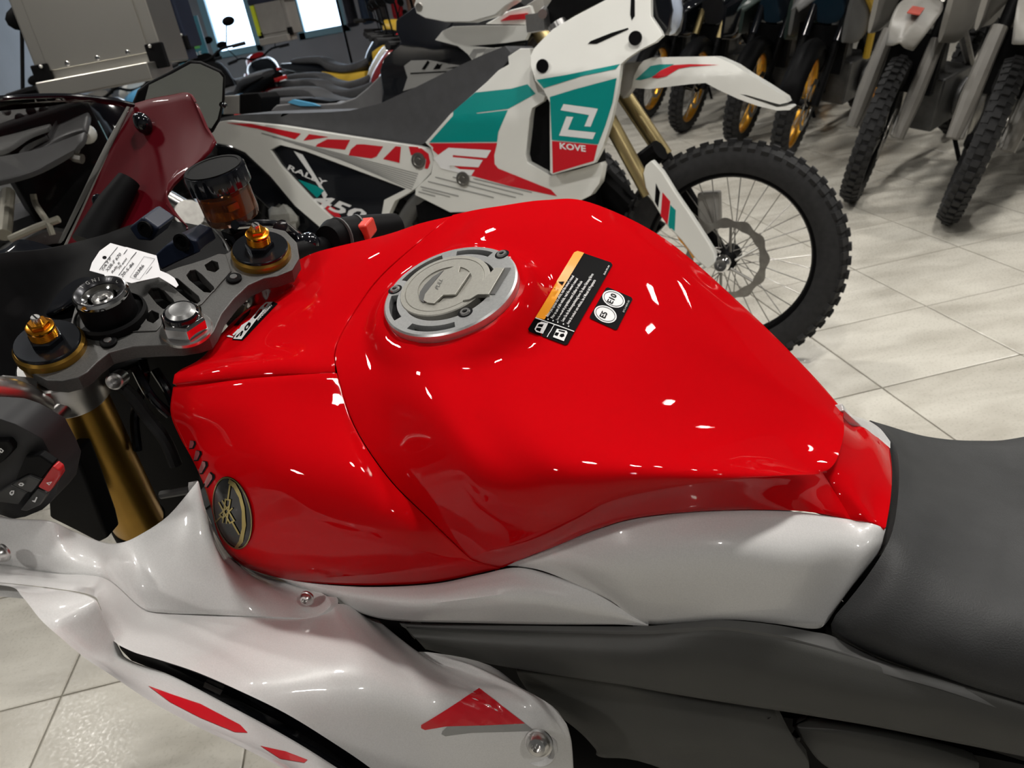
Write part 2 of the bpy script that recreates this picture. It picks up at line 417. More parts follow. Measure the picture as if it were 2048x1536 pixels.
for k, (x, y) in enumerate(LAMPS):
    if k == 0:
        h0 = MB().box((0, 0, -.05), (.2, .2, .1)).build('light_housing', LFX, ceil_o, smooth=0, bevel=.004); d0 = MB().box((0, 0, -.105), (.17, .17, .012)).build('diffuser', LED, h0, smooth=0); h1 = h0
    else: h1 = h0.copy(); COL.objects.link(h1); h1.parent = ceil_o; d1 = d0.copy(); COL.objects.link(d1); d1.parent = h1
    h1.location = (x, y, RZ+.01); h1.rotation_euler = (0, 0, .3)
def wallpx(px, py, y=RY1):
    d = ray(px, py); t = y/d[1]; return (CC+t*d)[[0, 2]]
win = []
for q in (((392, -60), (512, 108)), ((575, -70), (698, 66))):
    (xa, ya), (xb, yb) = q; m = (ya+yb)/2
    x0 = wallpx(xa+22, 40)[0]; x1 = wallpx(xb-8, 40)[0]; z0 = wallpx((xa+xb)/2, yb)[1]
    win.append((x0, x1, z0, 2.75))
pol = [(RX0, 0), (RX1, 0), (RX1, RZ), (RX0, RZ)]
v, f, bd = tri2d(pol, [[(a, c), (b, c), (b, d), (a, d)] for a, b, c, d in win], 50)
mb = MB(); n = len(v); mb.add([(x, RY1, z) for x, z in v]+[(x, RY1+.2, z) for x, z in v], f+[tuple(i+n for i in t)[::-1] for t in f]+[(a, b, b+n, a+n) for a, b in bd])
struct(mb.build('wall_back', WALLM, None, smooth=0))
for k, (a, b, c, d) in enumerate(win):
    mb = MB()
    for x in (a, b): mb.box((x, RY1+.03, (c+d)/2), (.09, .12, d-c+.09))
    for z in (c, d): mb.box(((a+b)/2, RY1+.03, z), (b-a+.09, .12, .09))
    w_ = struct(mb.build('window_%d' % (k+1), FRM, None, smooth=0, bevel=.005)); MB().box(((a+b)/2, RY1+.04, (c+d)/2), (b-a, .006, d-c)).build('pane', PANE, w_, smooth=0)
for nm, c, sz in (('wall_left', (RX0-.05, (RY0+RY1)/2, RZ/2), (.1, RY1-RY0+.4, RZ)), ('wall_right', (RX1+.05, (RY0+RY1)/2, RZ/2), (.1, RY1-RY0+.4, RZ)), ('wall_front', ((RX0+RX1)/2, RY0-.05, RZ/2), (RX1-RX0, .1, RZ))):
    struct(MB().box(c, sz).build(nm, WALLM, None, smooth=0))
# ================================================================== THE SPORTS BIKE IN FRONT
O = at(900, 575, .62)
FG = Frame(O, -70, 8)
FGB = Frame(O+0*O, -70, 8)
bike = thing('motorcycle', 'red and white sports motorcycle with a silver fuel cap, filling the foreground', 'motorcycle', FG)
def part(name, m, mb, par=None, label=None, **k): return mb.build(name, m, par or bike, label, **k)
def gpart(name, m, G, label=None, sides='lrtb', par=None, d=.006, e=.0012, fr=None):
    mb = MB().grid(rolled(G, fr or FG, sides, d, e)); mb.keep = False
    return mb.build(name, m, par or bike, label, smooth=50)
# ---- fuel tank
UP = [
 [(905,430,-.14),(850,475,-.10),(765,550,-.05),(712,620,-.005),(674,690,.04),(674,744,.067),(708,850,.105),(775,953,.136),(850,1030,.152),(940,1117,.15)],
 [(950,420,-.15),(905,465,-.11),(835,540,-.05),(785,600,-.01),(745,690,.04),(745,760,.075),(780,850,.11),(850,955,.148),(920,1025,.162),(985,1100,.16)],
 [(1000,412,-.155),(960,460,-.10),(930,520,-.05),(900,575,0),(865,680,.05),(858,760,.09),(880,830,.122),(945,940,.158),(1000,1010,.168),(1060,1078,.163)],
 [(1090,400,-.178),(1080,450,-.12),(1040,540,-.05),(1010,600,-.01),(970,700,.05),(950,790,.10),(970,860,.13),(1030,940,.16),(1090,990,.17),(1150,1035,.165)],
 [(1180,405,-.185),(1190,450,-.13),(1150,540,-.06),(1120,600,-.03),(1070,720,.055),(1060,800,.10),(1075,850,.127),(1130,920,.157),(1190,965,.168),(1240,996,.16)],
 [(1330,478,-.172),(1330,520,-.11),(1310,600,-.05),(1290,660,-.01),(1240,780,.07),(1240,850,.11),(1270,895,.13),(1310,925,.143),(1355,948,.148),(1400,966,.14)],
 [(1500,625,-.122),(1480,650,-.08),(1490,720,-.03),(1490,770,-.005),(1450,840,.05),(1450,885,.08),(1465,910,.095),(1490,930,.104),(1520,945,.108),(1550,952,.102)],
 [(1620,745,-.075),(1610,765,-.05),(1610,805,-.02),(1605,835,0),(1590,870,.025),(1590,905,.05),(1595,922,.06),(1603,935,.066),(1615,944,.07),(1632,948,.066)],
 [(1688,822,-.045),(1686,835,-.033),(1688,850,-.015),(1688,865,-.002),(1685,882,.012),(1680,900,.026),(1675,915,.038),(1668,928,.048),(1658,938,.055),(1645,945,.06)],
]
LO = [
 [(940,1117,.15),(968,1128,.146),(1005,1136,.14)],
 [(985,1100,.16),(1010,1112,.154),(1050,1116,.144)],
 [(1060,1078,.163),(1085,1088,.155),(1118,1090,.144)],
 [(1150,1035,.165),(1168,1050,.155),(1196,1058,.142)],
 [(1240,996,.16),(1258,1012,.148),(1285,1034,.136)],
 [(1400,966,.14),(1415,985,.13),(1435,1021,.118)],
 [(1550,952,.102),(1565,980,.096),(1590,1022,.094)],
 [(1632,948,.066),(1650,980,.068),(1680,1034,.080)],
 [(1645,945,.06),(1670,985,.062),(1705,1040,.079)],
]
NV = 44
def resample2(c, n, n1, sharp):
    P = np.array([FG.px(*p) for p in c]); i1 = 1
    if sharp:
        a = P[1]*.85+P[0]*.15; b = P[1]*.88+P[2]*.12; P = np.vstack([P[:1], a[None], P[1:2], b[None], P[2:]]); i1 = 2
    D = crs(P, 12); L = np.r_[0, np.cumsum(np.linalg.norm(np.diff(D, axis=0), axis=1))]; L1 = L[12*i1]
    t = np.r_[np.linspace(0, L1, n1), np.linspace(L1, L[-1], n-n1+1)[1:]]
    return np.array([np.interp(t, L, D[:, k]) for k in range(3)]).T
_C = np.array([resample2(c, NV, 7, k > 3) for k, c in enumerate(UP)]); GU = crs(_C.reshape(len(_C), -1), 12).reshape(-1, NV, 3); GL = surf(FG, LO, 8, 12)
GU = smoothg(GU, 3)
k1 = GU[:, -1:]*.88+GU[:, -2:-1]*.12; k2 = GU[:, -1:]*.85+GL[:, 1:2]*.15
G = np.concatenate([GU[:, :-1], GU[:, -1:]*.6+GU[:, -2:-1]*.4, (GU[:, -1:]*.55+k1*.2+k2*.25), k2*.6+GU[:, -1:]*.4*1.0, GL[:, 1:]], axis=1)
capn = np.array([.03, .17, 1.]); capn /= np.linalg.norm(capn)
BASE = G.reshape(-1, 3)
def near_cap(px, py):
    d = FG.R @ ray(px, py); d /= np.linalg.norm(d); c = FG.loc(CC); v = BASE-c; t = v@d; e = np.linalg.norm(v-t[:, None]*d, axis=1); return BASE[np.argsort(e)[:6]].mean(0)
CAPO = near_cap(899, 577)-capn*.0040
_d = FG.R @ ray(899, 577); _c = FG.loc(CC); _t = ((CAPO+capn*.0062-_c)@capn)/(_d@capn); CAPO = _c+_t*_d-capn*.0062
CR0 = .0525*float(np.linalg.norm(FG.world(CAPO)-CC))/float(np.linalg.norm(FG.world(FG.loc(at(899, 577, .612)))-CC))
D = G-CAPO; hh = D@capn; rad = np.linalg.norm(D-hh[..., None]*capn, axis=2)
tgt = np.where(rad < CR0+.006, -.0010, 0.); wgt = np.clip((CR0+.026-rad)/.020, 0, 1); wgt = wgt*wgt*(3-2*wgt)
G = G+capn*((tgt-hh)*wgt)[..., None]
far = [G[:, :1]+np.array(q) for q in ((0, .006, -.14), (0, -.012, -.07), (0, -.006, -.02))]
G = np.concatenate(far+[G], axis=1)
tank = gpart('fuel_tank', RED, G, 'red glossy fuel tank', sides='lb', e=.0004)
# waist behind the tank, flaring to the seat
VA = [(1700,848,-.068),(1708,858,-.055),(1722,880,-.025),(1722,905,0),(1712,930,.025),(1700,952,.045),(1698,975,.058),(1715,1005,.07),(1742,1046,.083)]
VB = [(1720,846,-.085),(1735,862,-.065),(1752,890,-.035),(1758,920,-.005),(1755,950,.022),(1748,980,.045),(1745,1005,.06),(1750,1030,.073),(1760,1052,.084)]
VC = [(1781,896,-.06),(1783,910,-.045),(1785,930,-.02),(1786,950,.002),(1785,975,.028),(1783,1000,.048),(1780,1020,.062),(1776,1040,.074),(1772,1057,.085)]
EDGE = [(1688,822,-.045),(1686,840,-.030),(1689,860,-.005),(1686,885,.014),(1676,912,.036),(1658,938,.055),(1652,952,.06),(1670,985,.063),(1705,1040,.079)]
EDGE = [(x-9, y-2, l-.003) for x, y, l in EDGE[:-1]]+[(EDGE[-1][0]-9, EDGE[-1][1], EDGE[-1][2])]
GR = surf(FG, [EDGE, VA, VB, VC], 26, 7)
gpart('tank_rear', RED, smoothg(GR, 1), 'red rear end of the tank narrowing to the seat', sides='trb')
WF_ = [[(1684,806,-.045),(1688,822,-.04)],[(1704,828,-.075),(1718,848,-.07)],[(1732,838,-.10),(1751,876,-.065)],[(1760,856,-.095),(1768,888,-.063)],[(1782,884,-.075),(1782,897,-.06)]]
gpart('far_side_panel', WHITE, surf(FG, WF_, 5, 5), 'white far side panel corner', sides='lrtb', d=.02)
# white panel under the tank
WP = [
 [(1009,1131,.139),(1022,1132,.139),(1037,1133,.138)],
 [(1060,1112,.141),(1070,1126,.144),(1085,1142,.143)],
 [(1120,1088,.142),(1130,1125,.149),(1150,1168,.147)],
 [(1196,1058,.140),(1200,1130,.155),(1222,1202,.150)],
 [(1285,1034,.134),(1285,1130,.156),(1296,1249,.150)],
 [(1435,1020,.116),(1440,1110,.146),(1450,1240,.148)],
 [(1590,1023,.093),(1580,1120,.130),(1550,1248,.142)],
 [(1690,1037,.079),(1680,1110,.108),(1625,1258,.132)],
 [(1745,1047,.083),(1732,1110,.102),(1652,1247,.126)],
 [(1772,1058,.084),(1754,1110,.096),(1685,1197,.112)],
]
wp = gpart('tank_side_panel', WHITE, surf(FG, WP, 14, 6), 'pearl white panel curving down to the seat', e=.0003)
WS = [
 [(530,1148,.158),(538,1150,.157),(545,1153,.156)],
 [(600,1163,.158),(610,1172,.160),(622,1180,.160)],
 [(700,1171,.157),(690,1190,.164),(680,1208,.164)],
 [(790,1171,.155),(765,1200,.168),(735,1232,.166)],
 [(880,1164,.150),(850,1205,.170),(800,1243,.166)],
 [(960,1147,.144),(955,1195,.166),(930,1247,.162)],
 [(1037,1133,.139),(1060,1190,.160),(1060,1250,.157)],
 [(1118,1154,.143),(1140,1205,.156),(1160,1251,.154)],
 [(1200,1190,.149),(1212,1222,.154),(1230,1251,.153)],
 [(1294,1249,.150),(1295,1250,.151),(1297,1252,.151)],
]
gpart('tank_lower_panel', WHITE, surf(FG, WS, 12, 6), 'pearl white lower panel with a scoop', sides='tb', d=.01)
# front left cover
FC = [
 [(345,773,.09),(340,825,.104),(358,872,.114),(382,915,.128),(404,962,.142),(420,1010,.152),(432,1060,.162),(448,1095,.166),(468,1120,.158)],
 [(400,768,.090),(395,822,.112),(412,872,.127),(430,920,.143),(450,970,.156),(460,1015,.164),(465,1062,.172),(478,1108,.172),(502,1140,.158)],
 [(500,756,.088),(500,815,.114),(512,870,.134),(530,920,.150),(545,970,.162),(555,1020,.170),(565,1070,.176),(575,1130,.175),(590,1162,.158)],
 [(590,749,.080),(598,810,.104),(612,870,.128),(635,925,.147),(660,975,.160),(680,1025,.169),(700,1075,.174),(712,1138,.172),(722,1171,.156)],
 [(640,746,.073),(655,808,.096),(680,870,.120),(712,930,.142),(745,985,.156),(780,1035,.165),(812,1080,.168),(835,1136,.163),(865,1166,.150)],
 [(674,745,.067),(708,850,.105),(775,953,.136),(850,1030,.152),(938,1115,.15),(966,1127,.146),(1003,1137,.140)],
]
FCa = surf(FG, FC, 36, 8)
fcov = gpart('tank_front_cover', RED, smoothg(FCa, 1), 'red front cover with an oval emblem', d=.008, e=.0007)
# top cover with the anniversary badge
TC = [
 [(538,550,-.105),(535,582,-.072),(500,612,-.04),(455,652,0),(403,715,.05),(352,744,.08),(344,768,.09)],
 [(590,524,-.11),(580,556,-.080),(545,600,-.042),(495,648,0),(448,710,.048),(400,738,.08),(390,762,.09)],
 [(640,502,-.115),(640,535,-.082),(600,580,-.044),(545,638,0),(500,704,.045),(455,732,.079),(440,758,.089)],
 [(770,470,-.130),(750,505,-.086),(690,560,-.046),(630,625,0),(590,694,.043),(560,726,.075),(550,749,.083)],
 [(840,447,-.136),(805,490,-.094),(735,552,-.048),(678,622,-.003),(640,688,.04),(622,728,.068),(618,747,.076)],
 [(903,432,-.140),(848,475,-.10),(763,550,-.05),(710,620,-.005),(672,690,.04),(670,728,.06),(671,744,.067)],
]
GT = smoothg(surf(FG, TC, 24, 7), 1)
GT = np.concatenate([GT[:, :1]+np.array(q) for q in ((0, .0, -.12), (0, -.01, -.03))]+[GT], axis=1)
tcov = gpart('tank_top_cover', RED, GT, 'red top cover in front of the fuel cap', sides='lrb', d=.012, e=.0007)
# ---- seat
ST = [
 [(1734,838,-.115),(1760,852,-.10),(1788,890,-.07),(1796,940,-.015),(1792,1010,.04),(1778,1075,.086),(1740,1140,.108),(1690,1205,.122),(1662,1240,.128),(1664,1272,.122)],
 [(1765,846,-.125),(1800,872,-.11),(1828,905,-.08),(1838,960,-.015),(1832,1040,.05),(1812,1115,.10),(1768,1190,.127),(1715,1242,.138),(1688,1268,.140),(1690,1287,.130)],
 [(1850,870,-.135),(1880,890,-.12),(1900,925,-.085),(1905,985,-.01),(1895,1080,.06),(1870,1170,.115),(1830,1245,.140),(1785,1290,.148),(1760,1308,.146),(1762,1318,.135)],
 [(1950,878,-.145),(1970,900,-.125),(1985,935,-.085),(1990,1010,-.005),(1980,1110,.065),(1960,1210,.125),(1930,1290,.150),(1890,1335,.156),(1875,1350,.154),(1878,1358,.142)],
 [(2060,867,-.15),(2075,895,-.13),(2085,935,-.09),(2088,1020,0),(2080,1130,.07),(2065,1250,.135),(2045,1345,.158),(2020,1385,.162),(2010,1394,.160),(2014,1400,.148)],
 [(2400,790,-.16),(2410,830,-.14),(2420,880,-.10),(2430,1000,0),(2430,1150,.08),(2420,1310,.14),(2410,1430,.165),(2390,1480,.168),(2380,1500,.165),(2380,1510,.15)],
]
gpart('seat', SEAT, surf(FG, ST, 30, 8), 'matt charcoal rider seat', d=.03, e=.003)
# ---- side covers below the seat
def strip(top, bot, nu=6, mid=None):
    return surf(FG, [[a, ((a[0]+b[0])/2, (a[1]+b[1])/2, (a[2]+b[2])/2+(mid or 0)), b] for a, b in zip(top, bot)], 9, nu)
gpart('seat_trim', MGREY, strip([(797,1245,.157),(1000,1250,.155),(1180,1252,.153),(1297,1251,.151),(1380,1243,.149),(1450,1239,.148),(1540,1247,.145),(1620,1261,.139),(1668,1272,.136),(1760,1318,.140),(1880,1358,.147),(2020,1402,.152),(2380,1515,.16)],
      [(812,1253,.160),(1000,1260,.159),(1180,1263,.158),(1297,1262,.157),(1380,1256,.156),(1450,1256,.155),(1540,1268,.154),(1620,1288,.152),(1700,1310,.152),(1780,1332,.154),(1890,1362,.157),(2030,1408,.16),(2380,1522,.165)]), 'dark rubber edge trim', d=.006)
gpart('frame_cover', DGREY, strip([(808,1254,.158),(1000,1261,.158),(1180,1264,.157),(1297,1263,.156),(1380,1257,.155),(1450,1257,.154),(1540,1269,.153),(1620,1289,.152),(1700,1311,.152),(1780,1333,.154),(1890,1363,.157),(2060,1412,.16),(2400,1524,.165)],
      [(850,1300,.166),(985,1331,.172),(1150,1358,.176),(1240,1371,.178),(1310,1384,.178),(1380,1396,.177),(1480,1412,.176),(1560,1424,.175),(1640,1437,.174),(1740,1454,.173),(1880,1482,.172),(2070,1520,.172),(2400,1590,.172)], mid=.004), 'dark grey side cover under the seat', d=.012)
gpart('lower_frame_cover', DGREY, surf(FG, [
 [(1030,1340,.150),(1040,1362,.152),(1062,1392,.156),(1080,1405,.158)], [(1150,1350,.152),(1150,1382,.154),(1150,1430,.162),(1155,1462,.163)],
 [(1250,1365,.152),(1250,1400,.156),(1240,1460,.164),(1190,1500,.165)], [(1380,1390,.150),(1380,1425,.158),(1370,1480,.166),(1200,1515,.166)],
 [(1520,1410,.148),(1510,1450,.156),(1480,1500,.164),(1300,1530,.166)], [(1560,1420,.144),(1590,1480,.154),(1620,1545,.160),(1560,1640,.166)]], 14, 6), 'dark grey lower cover', d=.012)
gpart('rear_frame_cover', DGREY, surf(FG, [
 [(1583,1452,.138),(1590,1462,.14),(1600,1475,.142)], [(1700,1462,.140),(1680,1500,.146),(1660,1540,.15)], [(1850,1490,.140),(1850,1530,.147),(1820,1600,.152)],
 [(1960,1525,.140),(1960,1570,.147),(1960,1640,.152)]], 8, 6), 'dark grey rear cover', d=.012)
# ---- dark frame and engine mass hidden behind the covers
mb = MB(); mb.loft([(.17, 0, -.17, .085, .10), (.05, 0, -.2, .10, .12), (-.12, 0, -.27, .10, .10), (-.27, 0, -.36, .085, .07), (-.55, 0, -.44, .09, .05)], 20); part('frame', BLACK, mb, label='black frame and airbox under the tank')
mb = MB(); mb.loft([(.30, 0, -.42, .11, .16), (.1, 0, -.52, .14, .2), (-.15, 0, -.58, .15, .2), (-.35, 0, -.55, .12, .15)], 16, 4); mb.box((.2, 0, -.5), (.03, .36, .3)); mb.box((.1,0,-.35),(.1,.28,.12)); part('engine', BLACK, mb, label='black engine low between the fairings')
plt = plate(FG, [(745,1238),(1300,1255),(1350,1400),(1600,1440),(2100,1540),(2100,1700),(1000,1700),(1000,1420),(760,1320)], .118, .02, step=80); part('inner_side_plate', BLACK, plt)
gpart('inner_rear_plate', BLACK, surf(FG, [[(1650,1250,.11),(1650,1330,.112),(1650,1400,.112)], [(2100,1380,.12),(2100,1470,.12),(2100,1540,.12)]], 5, 5))
# ---- white fairing
FA = [  # inner upper fairing panel: from its top edge to the seam
 [(-90,1010,.235),(-90,1060,.24),(-90,1100,.243),(-90,1126,.245)],
 [(0,1035,.228),(0,1070,.235),(0,1105,.240),(0,1131,.243)],
 [(100,1040,.215),(100,1085,.228),(105,1120,.236),(110,1149,.240)],
 [(150,1062,.205),(155,1100,.222),(165,1130,.232),(175,1153,.237)],
 [(205,1083,.197),(208,1110,.214),(212,1135,.226),(222,1164,.232)],
 [(238,1084,.190),(245,1120,.206),(255,1165,.218),(283,1216,.226)],
 [(275,1070,.182),(285,1120,.198),(305,1175,.212),(330,1228,.220)],
 [(335,1030,.172),(350,1095,.190),(375,1165,.204),(410,1231,.212)],
 [(392,965,.150),(415,1070,.176),(450,1160,.192),(490,1234,.204)],
 [(396,975,.146),(440,1100,.165),(500,1170,.180),(560,1236,.196)],
 [(418,1060,.148),(480,1132,.158),(560,1185,.172),(622,1237,.188)],
 [(455,1110,.146),(530,1152,.155),(600,1190,.166),(650,1222,.180)],
 [(540,1150,.150),(580,1168,.156),(630,1188,.163),(662,1208,.174)],
 [(600,1165,.154),(625,1178,.158),(645,1186,.162),(657,1194,.168)],
]
gpart('upper_fairing_panel', WHITE, surf(FG, FA, 16, 5), 'pearl white upper fairing panel', d=.007)
FB = [  # outer fairing: seam -> crease -> slot
 [(-90,1128,.246),(-90,1136,.256),(-90,1146,.266),(-90,1160,.276)],
 [(0,1132,.244),(0,1142,.254),(0,1152,.264),(0,1165,.274)],
 [(110,1150,.241),(110,1158,.252),(108,1166,.262),(105,1176,.272)],
 [(175,1154,.238),(178,1164,.250),(180,1176,.262),(182,1190,.273)],
 [(222,1166,.233),(215,1180,.248),(208,1196,.262),(200,1212,.274)],
 [(283,1218,.227),(262,1230,.245),(245,1248,.262),(222,1275,.278)],
 [(320,1229,.222),(300,1250,.242),(282,1272,.262),(262,1302,.280)],
 [(400,1233,.214),(370,1262,.240),(345,1290,.260),(320,1320,.280)],
 [(500,1237,.205),(460,1280,.234),(430,1315,.258),(395,1345,.277)],
 [(600,1239,.192),(560,1290,.226),(520,1345,.255),(480,1382,.274)],
 [(655,1222,.182),(660,1290,.216),(630,1365,.248),(570,1426,.270)],
 [(668,1208,.175),(725,1290,.208),(740,1385,.240),(655,1478,.266)],
 [(700,1212,.170),(800,1325,.205),(850,1420,.232),(742,1537,.262)],
 [(735,1235,.166),(850,1340,.200),(930,1430,.226),(830,1610,.258)],
 [(760,1244,.162),(890,1350,.196),(990,1440,.222),(930,1680,.255)],
 [(766,1280,.168),(920,1350,.192),(1040,1450,.218),(1040,1750,.25)],
 [(800,1309,.176),(950,1352,.190),(1080,1450,.214),(1100,1750,.245)],
 [(855,1304,.178),(975,1345,.188),(1105,1450,.210),(1125,1750,.24)],
 [(980,1331,.180),(1035,1375,.190),(1135,1462,.206),(1145,1750,.235)],
 [(1062,1397,.180),(1100,1425,.190),(1142,1480,.204),(1150,1750,.232)],
]
FB = [[(c[0][0], c[0][1]-(7 if c[0][0] < 640 else 0), c[0][2]-.005)]+c[1:] for c in FB]
fair = gpart('side_fairing', WHITE, surf(FG, FB, 22, 5), 'pearl white side fairing with a red flash', sides='lr', d=.008)
FD = [  # lower outer fairing, from crease and slot to the outline against the floor
 [(-90,1160,.277),(-90,1166,.282),(-90,1170,.285)],
 [(0,1166,.275),(8,1169,.283),(15,1172,.288)],
 [(105,1177,.273),(70,1190,.288),(45,1194,.295)],
 [(182,1191,.274),(125,1230,.294),(82,1240,.303)],
 [(206,1222,.277),(155,1268,.297),(120,1274,.307)],
 [(240,1295,.276),(200,1318,.298),(170,1316,.310)],
 [(262,1320,.280),(240,1345,.300),(222,1350,.312)],
 [(345,1350,.282),(320,1388,.303),(300,1402,.315)],
 [(460,1410,.281),(425,1445,.304),(402,1457,.317)],
 [(560,1464,.279),(525,1495,.303),(500,1503,.318)],
 [(640,1512,.277),(610,1545,.302),(585,1550,.318)],
 [(760,1590,.272),(720,1630,.30),(700,1640,.316)],
 [(900,1680,.268),(860,1720,.296),(840,1730,.312)],
]
GD = surf(FG, FD, 14, 6)
_cc = FG.loc(CC); _dd = GD[:, -1:]-_cc; _dd /= np.linalg.norm(_dd, axis=2)[..., None]
GD = np.concatenate([GD]+[GD[:, -1:]+_dd*k_+np.array([0, -b_, 0]) for k_, b_ in ((.02, .001), (.08, .004), (.22, .012))], axis=1)
fair2 = gpart('lower_fairing', WHITE, GD, 'glossy white lower fairing', sides='ltr', d=.008)
SL = [[(236,1292,.262),(240,1300,.262),(262,1322,.262)], [(320,1316,.262),(320,1330,.260),(345,1356,.262)], [(450,1366,.260),(450,1385,.256),(460,1416,.262)], [(570,1420,.256),(560,1445,.252),(560,1470,.260)],
      [(660,1474,.252),(650,1495,.248),(640,1518,.256)], [(760,1540,.25),(760,1570,.246),(770,1600,.252)], [(940,1680,.246),(930,1690,.245),(900,1700,.250)]]
slot = gpart('fairing_slot', GLOSSBK, surf(FG, SL, 8, 6), 'black air slot in the fairing', d=.004)
# fairing bolts
def bolt(p, r, ax=(0, 1, .35), name='bolt', par=None, m=ALU, hexr=.4):
    mb = MB().lathe(p, ax, [(r*1.15, -.001), (r*1.15, .0005), (r, .001), (r*.95, r*.45), (r*.7, r*.75), (r*hexr, r*.8), (r*hexr*.95, r*.25)], 24)
    return part(name, m, mb, par, smooth=40)
bolt(FG.px(614, 1197, .176), .0052); bolt(FG.px(4, 1106, .247), .0058); b3 = bolt(FG.px(1078, 1486, .223), .0088, (0, 1, .6)); 
part('bolt_recess', WHITE, MB().lathe(FG.px(1076, 1492, .217), (0, 1, .45), [(.0145, -.002), (.015, .002), (.0135, .0042), (.0115, .003), (.0105, .001)], 32))


# ---- prints on the tank
TK = [tank]
# fuel cap: ring, lid, screws
CPT = FG.px(899, 577, .0); 
cu = np.array([.0, .0, 1.])
def plane_fit(pts):
    P = np.array(pts); c = P.mean(0); n = np.linalg.svd(P-c)[2][2]; return c, n*np.sign(n[2])
ca = np.cross([0, 1., 0], capn); ca /= np.linalg.norm(ca); cb = np.cross(capn, ca)
def capp(ang, r, h=0): a = math.radians(ang); return CAPO+r*(math.cos(a)*ca+math.sin(a)*cb)+h*capn
def ring_with_slots(mb, r_in, r_out, h0, h1, slots, notch=None, n=144):
    """flat ring with arc slots cut in it, built on angular segments"""
    rr = [r_in, (r_in*.62+r_out*.38), (r_in*.22+r_out*.78), r_out]
    vs, fs = [], []
    def inslot(a): return any(s0 <= (a-0) % 360 <= s1 for s0, s1 in slots)
    for k in range(n):
        a0, a1 = 360*k/n, 360*(k+1)/n; am = (a0+a1)/2
        for i in range(3):
            if i == 1 and inslot(am):
                i0 = len(vs)       # slot floor
                vs += [capp(a0, rr[1], h1), capp(a1, rr[1], h1), capp(a1, rr[1], h0), capp(a0, rr[1], h0), capp(a0, rr[2], h1), capp(a1, rr[2], h1), capp(a1, rr[2], h0), capp(a0, rr[2], h0)]
                fs += [(i0, i0+1, i0+2, i0+3), (i0+5, i0+4, i0+7, i0+6), (i0+3, i0+2, i0+6, i0+7)]; continue
            i0 = len(vs); vs += [capp(a0, rr[i], h1), capp(a1, rr[i], h1), capp(a1, rr[i+1], h1), capp(a0, rr[i+1], h1)]; fs.append((i0, i0+1, i0+2, i0+3))
        i0 = len(vs); vs += [capp(a0, rr[3], h1), capp(a1, rr[3], h1), capp(a1, rr[3]+.0014, h1-.0012), capp(a0, rr[3]+.0014, h1-.0012), capp(a0, rr[3]+.0014, h0-.010), capp(a1, rr[3]+.0014, h0-.010)]
        fs += [(i0, i0+1, i0+2, i0+3), (i0+3, i0+2, i0+5, i0+4)]
        i0 = len(vs); vs += [capp(a0, rr[0], h1), capp(a1, rr[0], h1), capp(a1, rr[0], h0), capp(a0, rr[0], h0)]; fs.append((i0, i0+1, i0+2, i0+3))
    for s0, s1 in slots:
        for a in (s0, s1):
            a = round(a/(360/n))*(360/n); i0 = len(vs); vs += [capp(a, rr[1], h1), capp(a, rr[2], h1), capp(a, rr[2], h0), capp(a, rr[1], h0)]; fs.append((i0, i0+1, i0+2, i0+3))
    return mb.add(vs, fs)
# axis helper: angle of a pixel around the cap
def capang(px, py):
    d = FG.R @ ray(px, py); c = FG.loc(CC); t = ((CAPO+capn*.0062-c)@capn)/(d@capn); q = c+t*d-CAPO; return math.degrees(math.atan2(q@cb, q@ca)) % 360, float(np.linalg.norm(q))
def span(p, q):
    a, b = capang(*p)[0], capang(*q)[0]; d = (b-a) % 360
    return (a, b) if d < 180 else (b, a)
def spans(L):
    out = []
    for p, q in L:
        a, b = span(p, q)
        if b < a: out += [(a, 360), (0, b)]
        else: out.append((a, b))
    return out
SLOTS = spans([((806,667-3),(905,628)), ((778,648),(787,592)), ((805,562),(884,511)), ((912,501),(1000,493))])
gasket = part('tank_cap_gasket', BLACK, MB().lathe(CAPO, capn, [(CR0+.0028, -.008), (CR0+.0028, -.0012), (CR0-.004, .0), (.002, .0)], 64), label='black seal under the fuel cap')
cring = part('fuel_cap_ring', CAPS, ring_with_slots(MB(), .0372*CR0/.0525, CR0, -.0006, .0062, SLOTS), label='silver ring of the fuel cap')
_dl = FG.R @ ray(889, 569); _cl = FG.loc(CC); _tl = ((CAPO+capn*.0066-_cl)@capn)/(_dl@capn); LIDO = _cl+_tl*_dl-capn*.0066
lid = part('fuel_cap', CAPG, MB().lathe(LIDO, capn, [(k_*CR0/.0525, h_) for k_, h_ in [(.0368, -.0005), (.0368, .0060), (.036, .0068), (.0325, .0070), (.0322, .0064), (.0316, .0070), (.022, .0070), (.0216, .0060), (.0, .0060)]], 72), label='satin grey fuel cap lid')
def onc(px, py, h=.0078):
    d = FG.R @ ray(px, py); c = FG.loc(CC); t = ((CAPO+capn*h-c)@capn)/(d@capn); return c+t*d
def capplate(outer, h, th, step=400):
    v, f, bd = tri2d(outer, (), step); A = [onc(x, y, h) for x, y in v]; B = [p-capn*th for p in A]; n = len(A)
    return MB().add(A+B, list(f)+[tuple(i+n for i in t)[::-1] for t in f]+[(a, b, b+n, a+n) for a, b in bd])
Z4 = lambda L: [(740+x/6.4, 460+y/6.4) for x, y in L]
part('cap_hinge_flap', CAPG, capplate(Z4([(1600,478),(1720,482),(1520,820),(1375,822),(1270,885),(1180,900),(1330,760),(1480,600)]), .0085, .004), lid, smooth=0, bevel=.0006)
part('cap_notch', MGREY, capplate(Z4([(1725,482),(1805,482),(1600,818),(1525,818)]), .0069, .0012), lid, smooth=0)
part('key_flap', CAPG, capplate(Z4([(940,520),(1080,460),(1155,460),(1135,535),(1285,540),(1090,825),(935,830),(820,938),(735,930),(680,895),(700,820),(800,690)]), .0086, .002), lid, smooth=0, bevel=.0005)
